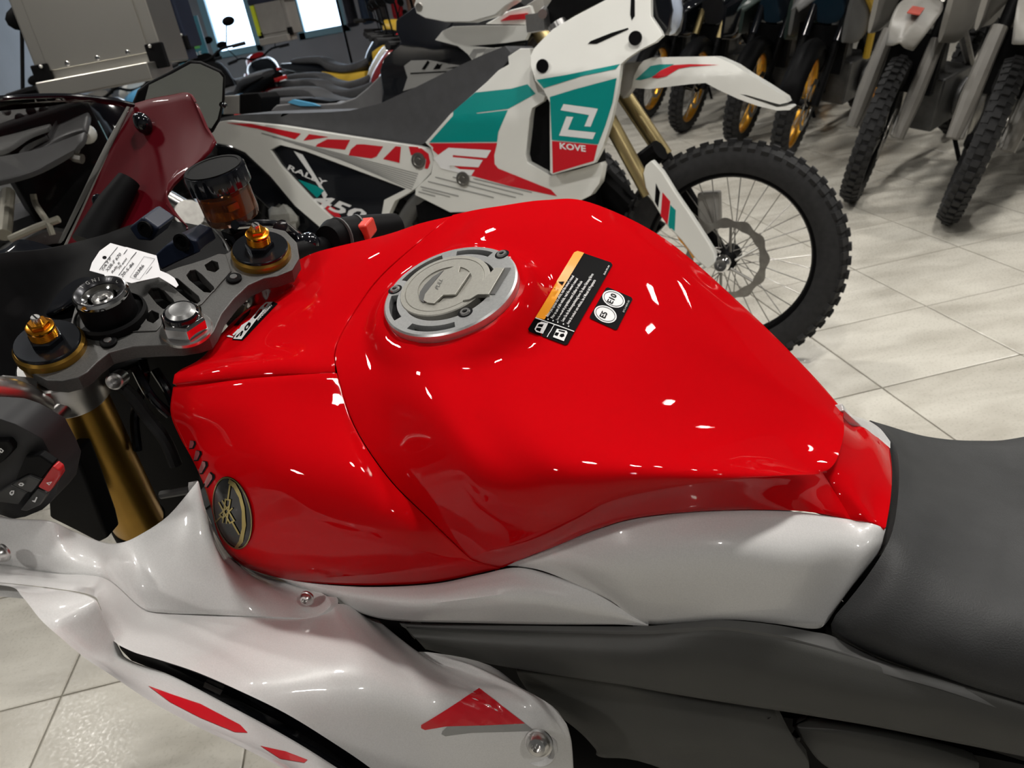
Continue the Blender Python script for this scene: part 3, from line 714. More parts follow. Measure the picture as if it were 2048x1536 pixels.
part('key_flap_recess', MGREY, capplate(Z4([(940,515),(800,600),(700,700),(640,790),(625,860),(650,905),(690,925),(705,840),(800,690)]), .0081, .0006), lid, smooth=0)
for q in ((791,579),(1003,509),(930,624)):
    a, r = capang(*q); p = capp(a, r, .0045)
    sc = part('cap_screw', ALU, MB().lathe(p, capn, [(.0042, -.002), (.0042, .0022), (.0036, .0032), (.0020, .0032), (.0017, .0012), (.0004, .0010)], 20), cring)
    part('screw_recess', BLACK, MB().lathe(p, capn, [(.0060, .0016), (.0058, .00185), (.0044, .00185)], 20), cring)
decal('cap_lettering', MGREY, [bpy.data.objects['key_flap']], None, flat=textflat('PULL', (876, 580), (4.6, -9.4), (-9.4, -5.0)), parent=lid)
# warning label
T5 = lambda L: [(1040+x/7.3125, 490+y/7.3125) for x, y in L]
lab = decal('warning_label', PBLACK, TK, [T5([(110,1230),(215,1062),(800,118),(850,98),(1330,262),(1352,300),(790,1290),(700,1455),(660,1470),(130,1268)])], step=6, off=.0009, label='black and orange warning label')
decal('orange_band', PORANGE, TK, [T5([(215,1062),(790,120),(840,98),(935,125),(345,1095)])], step=6, off=.0014, parent=lab)
decal('label_rule', PWHITE, TK, [T5([(213,1062),(795,1275),(788,1286),(207,1074)]), T5([(486,1175),(494,1178),(398,1362),(388,1358)])], off=.0017, parent=lab)
tri_ = decal('warning_triangle', PBLACK, TK, [T5([(555,548),(650,545),(615,598)])], off=.0018, parent=lab)
# text rows run up the label: direction of a row and of its letter height
rows = [((392,1060),(905,300),'Before you operate this vehicle, read the owner\'s manual'), ((468,1090),(975,315),'Prior to use of this vehicle, read the owner\'s manual'), ((548,1120),(1052,335),'Lire le manuel du propriétaire avant d\'utiliser le véhicule'),
        ((632,1140),(1205,240),'Lesen Sie die Bedienungsanleitung bevor Sie dieses Fahrzeug fahren'), ((710,1180),(1235,330),'Antes de conducir este vehículo, lea el Manual del Propietario')]
parts = []
for a, b, tx in rows:
    a, b = T5([a])[0], T5([b])[0]; L = math.hypot(b[0]-a[0], b[1]-a[1]); n = len(tx)*.53; ex = ((b[0]-a[0])/n, (b[1]-a[1])/n); k = 8.3
    parts.append(textflat(tx, a, ex, (-k*.90, -k*.40), step=30, bold=.012))
parts.append(textflat('3LN-YK-04', T5([(1235,455)])[0], (2.2, -4.0), (-4.2, -2.0), step=30, bold=.012))
V, Fc = joinflat(parts); decal('label_text', PWHITE, TK, None, flat=(V, Fc), off=.0017, parent=lab)
decal('bullets', PWHITE, TK, [T5([(x-11, y), (x-5, y-10), (x+6, y-10), (x+11, y), (x+5, y+10), (x-6, y+10)]) for x, y in ((395,1092),(472,1117),(552,1143),(634,1172),(710,1204))], off=.0017, parent=lab)
decal('book_symbol', PWHITE, TK, [(T5([(245,1150),(300,1128),(398,1150),(325,1308),(225,1275),(200,1235)]), [T5([(262,1162),(335,1165),(310,1212),(238,1198)]), T5([(232,1212),(305,1226),(282,1278),(215,1245)])])], off=.0017, parent=lab)
decal('pump_symbol', PWHITE, TK, [(T5([(540,1240),(680,1270),(695,1300),(640,1422),(480,1362)]), [T5([(520,1292),(572,1300),(545,1350),(500,1335)]), T5([(590,1318),(640,1310),(650,1350),(610,1370),(575,1350)]), T5([(565,1256),(660,1278),(650,1300),(560,1276)])])], off=.0017, parent=lab)
el = decal('fuel_label', PBLACK, TK, [T5([(1018,1060),(1030,1030),(1255,635),(1285,622),(1625,768),(1645,800),(1425,1235),(1395,1248),(1030,1082)])], step=6, off=.0008, label='black E5 and E10 fuel label')
def ell(cx, cy, rx, ry, rot, n=36): 
    c, s_ = math.cos(rot), math.sin(rot); return [(cx+rx*math.cos(t)*c-ry*math.sin(t)*s_, cy+rx*math.cos(t)*s_+ry*math.sin(t)*c) for t in [2*math.pi*k/n for k in range(n)]]
for (cx, cy), tx, to in (((1368,798),'E10',(1345,880)), ((1248,1022),'E5',(1235,1095))):
    decal('fuel_circle', PWHITE, TK, [T5(ell(cx, cy, 172, 118, .42))], off=.0012, parent=el, step=6)
    decal('circle_rule', PBLACK, TK, [(T5(ell(cx, cy, 150, 100, .42)), [T5(ell(cx, cy, 143, 94, .42))])], off=.0015, parent=el, step=6)
    o_ = T5([to])[0]; decal('fuel_grade', PBLACK, TK, None, flat=textflat(tx, o_, (6.6, -12.2), (-15.5, -7.5), step=8, bold=.02), off=.0016, parent=el)
decal('label_code', PGREY, TK, None, flat=textflat('B7G-F4899-00', T5([(1520,1000)])[0], (1.9, -4.0), (-4.6, -2.0), step=30, bold=.02), off=.0015, parent=el)
# anniversary badge on the top cover
T7 = lambda L: [(420+x/8.5333, 560+y/8.5333) for x, y in L]
bd_ = decal('anniversary_badge', PBLACK, [tcov], [T7([(380,1025),(410,960),(560,760),(700,690),(1020,380),(1085,372),(1160,405),(560,1035)])], label='white and black 70th anniversary badge', step=8)
decal('badge_white', PWHITE, [tcov], [(T7([(400,1010),(540,780),(680,690),(760,600),(870,460),(960,385),(1075,378),(960,500),(790,690),(540,1018)]), [T7([(745,650),(850,510),(895,500),(895,540),(800,650),(770,675)]), T7([(930,440),(970,405),(1000,400),(950,470),(920,475)])]),
    T7([(285,960),(330,945),(405,975),(390,990),(300,975)]), T7([(385,940),(480,845),(510,840),(500,870),(410,955)])], off=.0008, parent=bd_, step=8)
decal('badge_number', PBLACK, [tcov], [T7([(445,975),(560,870),(575,890),(540,965),(510,965),(535,905),(465,995)]), (T7([(590,860),(600,810),(665,730),(705,740),(700,780),(640,860),(605,875)]), [T7([(622,845),(618,815),(650,780),(665,790),(655,825)])])], off=.0011, parent=bd_, step=8)
decal('badge_lettering', PWHITE, [tcov], None, flat=textflat('ANNIVERSARY', (420+825/8.533, 560+705/8.533), (4.45, -4.75), (-3.6, -4.4), step=20, bold=.02), off=.0010, parent=bd_)
# oval emblem on the front cover
E6 = lambda L: [(360+x/5.485, 840+y/5.485) for x, y in L]
EMC, EMX, EMY = (584, 1015), 212, 415
def emb(r, n=40, a=1.36): c, s_ = math.cos(a), math.sin(a); return E6([(EMC[0]+r*(405*math.cos(t)*c-205*math.sin(t)*s_), EMC[1]+r*(405*math.cos(t)*s_+205*math.sin(t)*c)) for t in [2*math.pi*k/n for k in range(n)]])
BLKEM = mat('emblem_black', (.004, .004, .003), .15, 0, .25, noise=(9, .1)); EMG = mat('emblem_gold', (.42, .34, .13), .22, 1, noise=(20, .1))
em = decal('emblem', BLKEM, [fcov], [emb(1.0)], off=.0012, step=6, label='black and gold oval emblem with three crossed tuning forks')
decal('emblem_rim', EMG, [fcov], [(emb(.985), [emb(.95)]), (E6([(555,645),(620,690),(680,800),(720,950),(735,1150),(700,1330),(640,1400),(600,1400),(655,1320),(690,1180),(690,1000),(660,850),(600,740),(540,690)]), [])], off=.0018, step=6, parent=em)
def bar(a, b, w_): 
    d = np.array(b, float)-a; n = np.array([-d[1], d[0]])/np.linalg.norm(d)*w_/2; a = np.array(a, float); b = np.array(b, float); return E6([tuple(a+n), tuple(b+n), tuple(b-n), tuple(a-n)])
fk = []
for (hx, hy), tips in (((560,710), None), ((660,1250), None), ((400,1120), None)):
    c0 = np.array([520., 1000.]); h_ = np.array([hx, hy], float); d = h_-c0; n = np.array([-d[1], d[0]])/np.linalg.norm(d)*26
    fk += [bar(h_, c0+d*.45, 17), bar(c0+d*.45+n*1.3, c0+d*.45-n*1.3, 16), bar(c0+d*.45+n, c0-d*.45+n*.8, 15), bar(c0+d*.45-n, c0-d*.45-n*.8, 15)]
decal('tuning_forks', EMG, [fcov], fk, off=.0018, step=10, parent=em)
# slots beside the emblem
for q in ([(120,222),(172,230),(182,262),(155,315),(105,318)], [(185,330),(238,340),(245,372),(205,448),(152,452)], [(258,445),(305,455),(312,500),(255,592),(192,598)], [(340,565),(385,600),(388,640),(305,748),(235,750)]):
    q = [(x, y) for x, y in q]; v_ = decal('vent_slot', BLACK, [fcov], [E6(q)], off=.0006, step=8)
    c = np.mean(q, 0); decal('vent_lip', MGREY if 0 else mat('vent_lip_red', (.35, .08, .09), .2, 0, 1, noise=(9, .1)), [fcov], [E6([tuple(c+(np.array(p)-c)*np.array([.72, .86])+np.array([-10, -4])) for p in q])], off=.0010, step=8, parent=v_)
# flash on the fairing
Z2 = lambda L: [(600+x/3.2, 1056+y/3.2) for x, y in L]
decal('red_flash', KRED, [fair], [Z2([(1147,1025),(1440,1250),(1180,1262),(940,1268),(860,1282),(800,1292),(775,1280),(775,1260),(840,1222),(940,1160)])], label='red and grey wedge print', step=10)
decal('grey_flash', PGREY, [fair], [Z2([(940,1272),(1440,1252),(1505,1298),(1100,1310),(1000,1322),(930,1332),(905,1318),(912,1300)])], step=10)
decal('lower_flash', KRED, [fair2], [[(296,1372),(340,1388),(400,1408),(480,1450),(495,1466),(470,1465),(400,1436),(340,1405)], [(520,1492),(570,1503),(615,1520),(608,1526),(560,1518)]], step=12)
decal('slot_rating_label', PGREY, [slot], [(Z2([])+[(410,1363),(446,1380),(440,1390),(406,1374)]) ], step=8)


# ---- steering head
ST = Frame(at(103, 700, .624), -43, 7, 23)
sx = lambda p: FG.loc(ST.world(p))
def spart(name, m, mb, par=None, label=None, **k): return mb.build(name, m, par or bike, label, xf=sx, **k)
Z5 = lambda L: [(x/3.2, 400+y/3.2) for x, y in L]
CL = [(180,862),(300,800),(375,762),(450,785),(490,640),(560,560),(660,505),(790,505),(880,530),(985,500),(1080,450),(1150,425),(1290,385),(1400,340),(1440,345),(1500,310),(1590,205),(1700,168),(1825,195),(1900,270),(1915,370),(1870,450),(1775,485),(1690,500),(1590,545),(1500,630),(1420,730),(1375,830),(1340,880),(1270,905),(1150,925),(1000,930),(850,938),(700,978),(620,1040),(560,1100),(500,1135),(400,1160),(300,1152),(200,1105),(130,1010),(108,930),(125,880)]
HL = [[(945,590),(965,562),(1010,560),(1050,580),(1110,640),(1125,680),(1090,700),(1040,695),(1000,660)],
      [(1068,515),(1100,495),(1135,500),(1270,615),(1282,645),(1262,662),(1225,655),(1085,540)],
      [(1192,480),(1215,450),(1250,445),(1290,475),(1368,555),(1372,580),(1345,592),(1305,588),(1210,510)],
      [(1308,415),(1355,385),(1395,398),(1402,440),(1375,462),(1325,448)],
      [(930,735),(968,705),(1015,725),(1018,755),(980,788),(940,772)],
      [(838,815),(882,797),(902,808),(880,835),(845,840)]]
spart('triple_clamp', CLAMP, platez(ST, Z5(CL), 0, .0135, [Z5(h) for h in HL], step=300), label='dark grey anodised upper fork clamp', bevel=.0012, smooth=25)
v, f, bd = tri2d(Z5([(500,860),(590,865),(700,850),(1000,835),(1030,800),(1040,745),(1190,700),(1290,665),(1480,455),(1440,345),(1290,385),(1080,452),(985,500),(880,530),(700,560),(560,640),(470,760)]), [Z5(h) for h in HL], 300)
mb = MB(); A = [ST.pz(x, y, .0012) for x, y in v]; B = [p-np.array([0, 0, .002]) for p in A]; n = len(A)
mb.add(A+B, f+[tuple(i+n for i in t)[::-1] for t in f]+[(a, b, b+n, a+n) for a, b in bd]); spart('clamp_web', CLAMP, mb, bevel=.0006, smooth=25)
spart('under_clamp_block', BLACK, platez(ST, Z5([(420,900),(1040,850),(1440,420),(1290,385),(1080,455),(560,600),(460,760)]), -.018, .02, step=300), smooth=0)
RK = ST.pz(524, 512)
def forktop(c, k):
    c = np.array(c); Z = np.array([0, 0, 1.])
    t = spart('fork_tube', GOLDF, MB().lathe(c, Z, [(.0245, -.34), (.0245, -.002), (.0262, -.001), (.0262, .0055), (.0245, .0075), (.02, .0075)], 48), label='bronze gold fork tube')
    spart('fork_cap', GLOSSBK if 0 else mat('fork_cap_black', (.05, .055, .065), .22, .9, noise=(60, .1)), MB().lathe(c, Z, [(.0242, .004), (.0242, .0098), (.0236, .0104), (.005, .0104)], 48), t, 'black anodised fork cap')
    spart('cap_hexagon', GLOSSBK, MB().lathe(c, Z, [(.0125, .010), (.0125, .0145), (.0115, .0158), (.004, .0158)], 6, .3), t, smooth=20)
    prof = [(.0102, .015)]
    for i in range(4): prof += [(.0102, .0165+i*.0016), (.0096, .0172+i*.0016)]
    spart('preload_adjuster', ORANGE, MB().lathe(c, Z, prof+[(.0102, .0232), (.0102, .0255), (.0085, .0262)], 32), t, 'gold threaded preload adjuster')
    spart('adjuster_hexagon', ORANGE, MB().lathe(c, Z, [(.0078, .0255), (.0078, .0292), (.0068, .0302), (.002, .0302)], 6, .5), t, smooth=20)
    mb = MB().lathe(c, Z, [(.0034, .029), (.0034, .0345), (.0028, .0352), (.001, .0352)], 20); spart('damping_screw', ALU, mb, t, 'silver slotted screw')
    spart('screw_slot', BLACK, MB().box(c+np.array([0, 0, .0352]), (.006, .0012, .0006)), t, smooth=0)
    return t
forktop((0, 0, 0), 0); forktop(RK, 1)
for k, c in enumerate((np.zeros(3), RK)):
    kk_ = 1. if k == 0 else .82
    spart('bar_clamp', ALU, MB().lathe(c, (0, 0, 1), [(.0305*kk_, -.048), (.0315*kk_, -.046), (.0315*kk_, -.0165), (.030*kk_, -.015), (.024, -.015)], 48).lathe(c+np.array([-.022, .022 if k == 0 else -.022, -.037]), (-.4, 1 if k == 0 else -1, 0), [(.009, -.02), (.009, .012)], 20), label='silver clip-on bar clamp', kind=None)
# lower tube part, seal and stop ring
spart('fork_seal', BLACK, MB().lathe((0, 0, 0), (0, 0, 1), [(.0265, -.262), (.0265, -.243), (.025, -.240)], 40)); 
spart('fork_slider', GOLDF, MB().lathe((0, 0, 0), (0, 0, 1), [(.0255, -.5), (.0255, -.262)], 40)); spart('fork_slider', GOLDF, MB().lathe(RK, (0, 0, 1), [(.0255, -.5), (.0255, -.30)], 40))
# clamp bolts
for q, m_ in (((217,684), ALU), ((468,557), MGREY)):
    c = ST.pz(*q, 0.001); p_ = spart('clamp_bolt', BLACK, MB().lathe(c, (0, 0, 1), [(.0066, -.001), (.0066, .0012), (.0056, .0020), (.003, .0020)], 24)); spart('bolt_centre', m_, MB().lathe(c, (0, 0, 1), [(.0032, .0018), (.003, .0028), (.001, .0030)], 16), p_)
# steering stem nut
c = ST.pz(374, 662, 0); nut = spart('stem_nut', CHROME, MB().lathe(c, (0, 0, 1), [(.0172, .004), (.0182, .006), (.0182, .0145), (.0165, .0168), (.0128, .0172)], 6, .1), label='chrome hexagon stem nut', smooth=20, bevel=.0006)
spart('washer', ALU, MB().lathe(c, (0, 0, 1), [(.0205, 0), (.0205, .0030), (.0195, .0042), (.012, .0042)], 40), nut)
spart('nut_rim', GLOSSBK, MB().lathe(c, (0, 0, 1), [(.0138, .015), (.0136, .0208), (.0122, .0222), (.0118, .0205)], 32), nut)
spart('nut_plug', ALU if 0 else mat('grey_plug', (.3, .3, .3), .35, .8, noise=(300, .1)), MB().lathe(c, (0, 0, 1), [(.0120, .018), (.0118, .0215), (.0085, .0238), (.004, .0228), (.001, .0228)], 32), nut)
# ignition switch
c = ST.pz(224, 634, 0); Z = np.array([.10, .02, 1.]); Z /= np.linalg.norm(Z)
ig = spart('ignition_switch', BLACK, MB().lathe(c, Z, [(.0285, -.004), (.0285, .004), (.0265, .006), (.0265, .002), (.0215, .002), (.0212, .020), (.0205, .0235), (.0190, .0235), (.0180, .010), (.001, .010)], 48), label='black ignition lock with a chrome ring')
spart('lock_ring', CHROME, MB().lathe(c, Z, [(.0212, .0225), (.0216, .0245), (.0205, .0268), (.0188, .0266), (.0115, .0205), (.0105, .0150), (.0205, .0200)], 56, close=True), ig, 'chrome lettered ring')
spart('lock_face', mat('lock_face', (.05, .05, .055), .25, .6, noise=(40, .2)), MB().lathe(c, Z, [(.0198, .0268), (.0192, .0272), (.0150, .0244), (.0145, .0236), (.0190, .0262)], 56, close=True), ig)
spart('key_barrel', ALU, MB().lathe(c, Z, [(.0085, .012), (.0085, .0205), (.0075, .0215), (.0068, .0205), (.0060, .0180), (.001, .0180)], 32), ig)
spart('key_slot', BLACK, MB().box(c+Z*.0182, (.0012, .0065, .0008)), ig, smooth=0)
def ringtext(tx, a0, da, r, par):
    V, Fc = [], []
    for i, ch in enumerate(tx):
        if ch == ' ': continue
        a = math.radians(a0+da*i); v, f = textflat(ch, (0, 0), (.0042, 0), (0, .0042), step=9)
        n = len(V); 
        for x, y in v: 
            x -= .0012; rr = r+y; V.append(c+Z*(.0268-(.0200-rr)*.45)+np.array([rr*math.cos(a)+x*math.sin(a), rr*math.sin(a)-x*math.cos(a), 0])+Z*.0004)
        Fc += [tuple(k+n for k in q) for q in f]
    mb = MB(); mb.add(V, Fc); mb.keep = True; spart('lock_lettering', PGREY, mb, par, smooth=0)
ringtext('PUSH', 200, -17, .0155, ig); ringtext('IGNITION', 20, -17, .0155, ig)
# ---- fluid reservoir on the right bar
RF = Frame(at(427, 336, .76), -43, 9, 8)
rx = lambda p: FG.loc(RF.world(p))
res = MB().lathe((0, 0, 0), (0, 0, 1), [(.0252, -.052), (.0262, -.048), (.0262, -.018), (.025, -.017)], 40).build('reservoir', SMOKE, bike, 'smoked fluid reservoir', xf=rx)
res.name = 'fluid_reservoir'
MB().lathe((0, 0, 0), (0, 0, 1), [(.0165, -.047), (.0165, -.026), (.005, -.026)], 24).build('fluid', AMBER, res, 'amber fluid', xf=rx)
MB().box((-.004, .006, -.034), (.03, .012, .008)).build('level_window', ORANGE, res, xf=rx, bevel=.001)
mb = MB(); P = []
for k in range(72):
    a = 2*math.pi*k/72; P.append((a, .0300-(.0012 if k % 6 in (0, 1) else 0)))
vs = []
for z, kk in ((-.0185, .985), (-.0180, 1), (-.0025, 1), (0, .96), (.0006, .90)):
    vs += [(r*kk*math.cos(a), r*kk*math.sin(a), z) for a, r in P]
fs = [(i*72+k, i*72+(k+1) % 72, (i+1)*72+(k+1) % 72, (i+1)*72+k) for i in range(4) for k in range(72)]+[tuple(range(72))[::-1], tuple(4*72+k for k in range(72))]
mb.add(vs, fs).build('reservoir_lid', GLOSSBK, res, 'black ribbed screw lid', xf=rx)
MB().lathe((0, 0, 0), (0, 0, 1), [(.0275, .0004), (.0275, .0014), (.0245, .0014), (.0240, .0008)], 48).build('lid_rim', BLACK, res, xf=rx)
mb = MB().tube([(0, 0, -.052), (.002, .002, -.07), (.0, .006, -.095)], .0075, 12).box((0, .004, -.072), (.022, .02, .018)).sphere((.008, .012, -.078), .007, 6)
mb.build('reservoir_bracket', GLOSSBK, bike, 'black reservoir bracket', xf=rx, kind=None)
# ---- right grip, kill switch and hose seen over the tank
wl = lambda x, y, t: FG.loc(at(x, y, t))
part('right_grip', BLACK, MB().tube([wl(560, 512, .78), wl(620, 500, .82), wl(660, 492, .86)], [.010, .011, .012], 16).tube([wl(655, 482, .84), wl(668, 478, .85), wl(712, 470, .88), wl(790, 456, .92)], [.016, .0215, .0215, .017], 24), label='black right hand switch housing')
part('switch_seam', MGREY, MB().tube([wl(678, 476, .852), wl(680, 475.5, .853)], .0222, 24).tube([wl(716, 469, .881), wl(719, 468.5, .882)], .0222, 24))
part('engine_stop_switch', mat('stop_switch_red', (.75, .05, .03), .35, noise=(20, .05)), MB().box(wl(728, 458, .868), (.020, .024, .018)), label='red engine stop switch', bevel=.003)
part('brake_hose', GLOSSBK, MB().tube([wl(470, 450, .76), wl(510, 448, .80), wl(560, 452, .83), wl(605, 482, .84)], .0045, 10, smooth=6).tube([wl(560, 455, .80), wl(585, 475, .82), wl(600, 488, .82)], .009, 12).sphere(wl(618, 488, .82), .012, 8), kind=None)
part('hose_fitting', ALU, MB().lathe(wl(592, 508, .80), (.2, .3, 1), [(.0075, -.02), (.0075, .002), (.006, .004)], 6), smooth=20)
# silver bits by the tank nose
part('bar_stop', ALU, plate(FG, [(447,642),(472,607),(491,610),(483,640),(462,664)], -.035, .006), label='silver steering stop plate', bevel=.001)
part('hose_cap', mat('brown_cap', (.09, .05, .05), .4, noise=(9, .1)), MB().sphere(FG.px(512, 600, -.06), (.016, .016, .01), 10))
# ---- dark cockpit
def ps(x, y, s_):
    d = ray(x, y); fw = FG.R[0]; t = (s_-(CC-FG.o)@fw)/(d@fw); return FG.R@(CC+t*d-FG.o)
def sgrid(name, m, rows, label=None, nu=6, nv=12, d=.006, sides='lrtb', par=None):
    C = np.array([resample(np.array([ps(*p) for p in c]), nv) for c in rows]); G = crs(C.reshape(len(C), -1), nu).reshape(-1, nv, 3); return gpart(name, m, G, label, sides, par, d)
def tgrid(name, m, rows, label=None, nu=6, nv=12, d=.004, sides='lrtb', par=None, e=.0012):
    C = np.array([resample(np.array([wl(*p) for p in c]), nv) for c in rows]); G = crs(C.reshape(len(C), -1), nu).reshape(-1, nv, 3); return gpart(name, m, G, label, sides, par, d, e)
sgrid('cockpit_panel', BLACK, [[(-120,520,.40),(-120,640,.38),(-120,900,.36)], [(0,505,.42),(0,640,.40),(0,900,.36)], [(100,495,.44),(90,640,.42),(60,850,.36)], [(200,470,.44),(200,600,.40),(190,760,.34)], [(300,440,.40),(310,560,.37),(330,700,.32)], [(420,455,.36),(430,520,.34),(440,620,.30)], [(520,500,.33),(540,540,.31),(560,600,.28)]], 'black cockpit panel')
tgrid('instrument_shroud', GLOSSBK, [[(-100,520,.86),(-100,600,.80),(-100,700,.78)], [(0,500,.86),(0,600,.79),(0,690,.76)], [(40,478,.87),(60,560,.80),(50,650,.76)], [(100,492,.86),(120,560,.80),(110,620,.76)], [(150,520,.85),(165,560,.80),(165,590,.77)], [(198,556,.82),(200,565,.80),(202,575,.78)]], 'gloss black instrument shroud')
part('switch_module', DENIM, plate(FG, [(256,456),(284,434),(318,458),(302,484),(274,481)], -.10, .03), label='dark blue-black block with a screw', bevel=.003)
part('module_screw', BLACK, MB().lathe(FG.px(291, 458, -.099), (0, 1, .2), [(.0085, 0), (.008, .002), (.005, .002), (.004, -.002)], 20))
part('cable_cover', DENIM, plate(FG, [(308,512),(330,492),(368,474),(392,482),(401,504),(352,526),(322,541)], -.08, .03), label='dark cable cover', bevel=.004)
part('cover_screw', BLACK, MB().lathe(FG.px(364, 484, -.079), (0, 1, .2), [(.009, 0), (.0085, .002), (.006, .002), (.005, .0)], 20))
part('inner_guard', MGREY, MB().tube([wl(425, 455, .80), wl(450, 485, .79), wl(462, 520, .775), wl(455, 545, .765)], .0018, 8, smooth=5))
# red cowl, its bolts, the screen
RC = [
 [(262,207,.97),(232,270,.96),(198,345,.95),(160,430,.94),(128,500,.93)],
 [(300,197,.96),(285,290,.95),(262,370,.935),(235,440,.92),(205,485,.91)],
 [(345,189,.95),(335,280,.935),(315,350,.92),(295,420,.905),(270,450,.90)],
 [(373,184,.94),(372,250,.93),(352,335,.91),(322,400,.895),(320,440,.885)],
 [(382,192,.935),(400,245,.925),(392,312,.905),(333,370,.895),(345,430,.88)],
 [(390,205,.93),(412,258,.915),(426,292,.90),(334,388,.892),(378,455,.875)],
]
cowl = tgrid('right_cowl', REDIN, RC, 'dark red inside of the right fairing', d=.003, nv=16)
tgrid('cowl_edge', GPLAST, [[(262,208,.972),(256,206,.972)], [(225,285,.962),(212,284,.962)], [(180,385,.952),(163,384,.952)], [(128,500,.935),(108,500,.935)]], 'light grey fairing edge', nv=4, d=.002)
part('cowl_clip', GLOSSBK, MB().sphere(wl(286, 247, .945), (.011, .009, .013), 8).sphere(wl(279, 238, .945), (.008, .008, .008), 6), cowl)
part('cowl_screw', GLOSSBK, MB().sphere(wl(199, 404, .935), (.008, .008, .010), 8), cowl)
part('cowl_brace', BLACK, MB().tube([wl(258, 360, .915), wl(225, 410, .905), wl(180, 490, .89)], [.013, .017, .02], 14), cowl)
SCR = [[(-150,215,.74),(-150,320,.80),(-150,430,.86),(-150,520,.90)], [(0,197,.80),(0,300,.85),(-10,420,.90),(-20,510,.92)], [(130,193,.88),(110,300,.90),(60,420,.92),(20,505,.93)], [(215,200,.93),(180,290,.935),(120,400,.94),(70,500,.935)], [(262,210,.965),(225,285,.958),(178,385,.948),(125,498,.932)]]
C = np.array([resample(np.array([wl(*p) for p in c]), 12) for c in SCR]); G = crs(C.reshape(len(C), -1), 6).reshape(-1, 12, 3)
mb = MB().grid(G); o_ = part('windscreen', SCREEN, mb, label='clear smoked windscreen'); so = o_.modifiers.new('solid', 'SOLIDIFY'); so.thickness = .002
part('windscreen_rim', GLOSSBK, MB().tube([wl(-150, 215, .74), wl(0, 197, .80), wl(130, 192, .88), wl(215, 200, .93), wl(266, 210, .965)], .0030, 10, smooth=8), o_)
# mirror
MF = Frame(at(380, 200, 1.03), -108, -2)
mx = lambda p: FG.loc(MF.world(p))
MO = [(262,212),(275,180),(295,165),(340,142),(378,121),(402,122),(442,140),(451,152),(450,200),(441,240),(425,268),(405,262),(350,240),(300,235)]
mir = plate(MF, MO, .0, .022, step=300).build('mirror', BLACK, bike, 'black mirror housing on the far side', xf=mx, bevel=.003)
MI = [(290,200),(298,170),(345,147),(382,127),(400,128),(438,145),(446,155),(444,200),(435,238),(422,258),(400,250),(340,235),(300,222)]
plate(MF, MI, .0012, .002, step=300).build('mirror_glass', MIRG, mir, 'grey reflecting mirror glass', xf=mx, smooth=0)
part('mirror_knob', GLOSSBK, MB().sphere(wl(449, 211, 1.02), .004, 6), mir)
# ---- left hand switch housing and bar bracket
def lplate(name, m, P, l, th, par=None, label=None, bv=.0015, **k): return part(name, m, plate(FG, P, l, th, step=400), par, label, bevel=bv, smooth=30, **k)
S8 = lambda L: [(x/6.4, 820+y/6.4) for x, y in L]
part('bar_bracket', BLACK, MB().tube([wl(-60, 790, .58), wl(0, 822, .575), wl(40, 842, .58), wl(75, 862, .59), wl(100, 880, .60)], [.012, .0122, .0122, .0115, .010], 14, smooth=4), label='black clutch lever bracket')
for q in ((6, 820), (74, 848)): part('bracket_bolt', mat('dark_bolt', (.06, .06, .06), .3, .8, noise=(9, .1)), MB().lathe(wl(q[0], q[1], .572), (0, 1, .6), [(.0055, 0), (.0055, .003), (.0045, .004), (.0025, .004), (.002, .001)], 20))
part('left_bar', ALU, MB().tube([wl(80, 815, .62), wl(45, 795, .60), wl(15, 785, .585), wl(-60, 775, .56)], .0115, 20), label='silver left bar stub')
part('adjuster_knob', MGREY, MB().lathe(wl(30, 768, .60), (0, .6, .5), [(.006, -.014), (.006, .010), (.005, .011)], 16))
sw = part('left_switch_housing', mat('switch_housing', (.016, .016, .018), .62, noise=(30, .1)), MB().loft([], 8) if 0 else plate(FG, [(-90,830),(0,838),(30,848),(85,878),(108,918),(120,945),(112,990),(98,1008),(84,1020),(50,1034),(26,1038),(0,1030),(-90,1040)], lambda x, y: .205+.010*math.sin(max(0, min(1, (x+90)/200))*math.pi), .022, step=22), label='black left switch housing', bevel=.006, smooth=50)
def swp(name, m, P, l, par=None, label=None): return part(name, m, plate(FG, S8(P), l, .006, step=400), par or sw, label, bevel=.0012, smooth=30)
swp('beam_switch', BLACK, [(-300,400),(100,395),(155,480),(150,540),(60,640),(-300,900)], .219)
swp('turn_rocker', mat('switch_key', (.035, .035, .035), .45, noise=(30, .1)), [(370,845),(500,900),(520,905),(400,1060),(345,1050),(150,960),(300,870)], .219, label='grey key with an arrow')
swp('turn_rocker', MATS['switch_key'], [(130,965),(340,1060),(230,1215),(-20,1180),(-100,1100)], .219, label='lower grey key with an arrow')
swp('hazard_switch', SREAD, [(670,720),(750,780),(765,850),(620,1060),(480,990)], .219, label='red hazard light switch')
swp('horn_button', MATS['switch_key'], [(470,1010),(600,1080),(500,1230),(340,1300),(250,1290)], .218)
swp('thumb_ridge', BLACK, [(320,600),(500,580),(680,700),(530,880),(370,830),(180,920)], .2175)
TG = [bpy.data.objects[n] for n in ('hazard_switch', 'turn_rocker', 'turn_rocker.001', 'horn_button', 'beam_switch')]
decal('hazard_mark', PWHITE, [TG[0]], [(S8([(600,920),(680,905),(640,955)]), [S8([(625,924),(660,917),(642,940)])])], off=.0014, parent=sw)
decal('arrow_mark', PWHITE, [TG[1]], [(S8([(245,940),(270,920),(300,920),(322,940),(300,965),(262,962)]), [S8([(262,942),(280,932),(300,940),(285,952)])])], off=.0014, parent=sw)
decal('arrow_mark', PWHITE, [TG[2]], [(S8([(130,1050),(155,1020),(195,1020),(190,1060),(165,1085),(140,1075)]), [S8([(148,1052),(160,1034),(180,1036),(168,1064)])])], off=.0014, parent=sw)
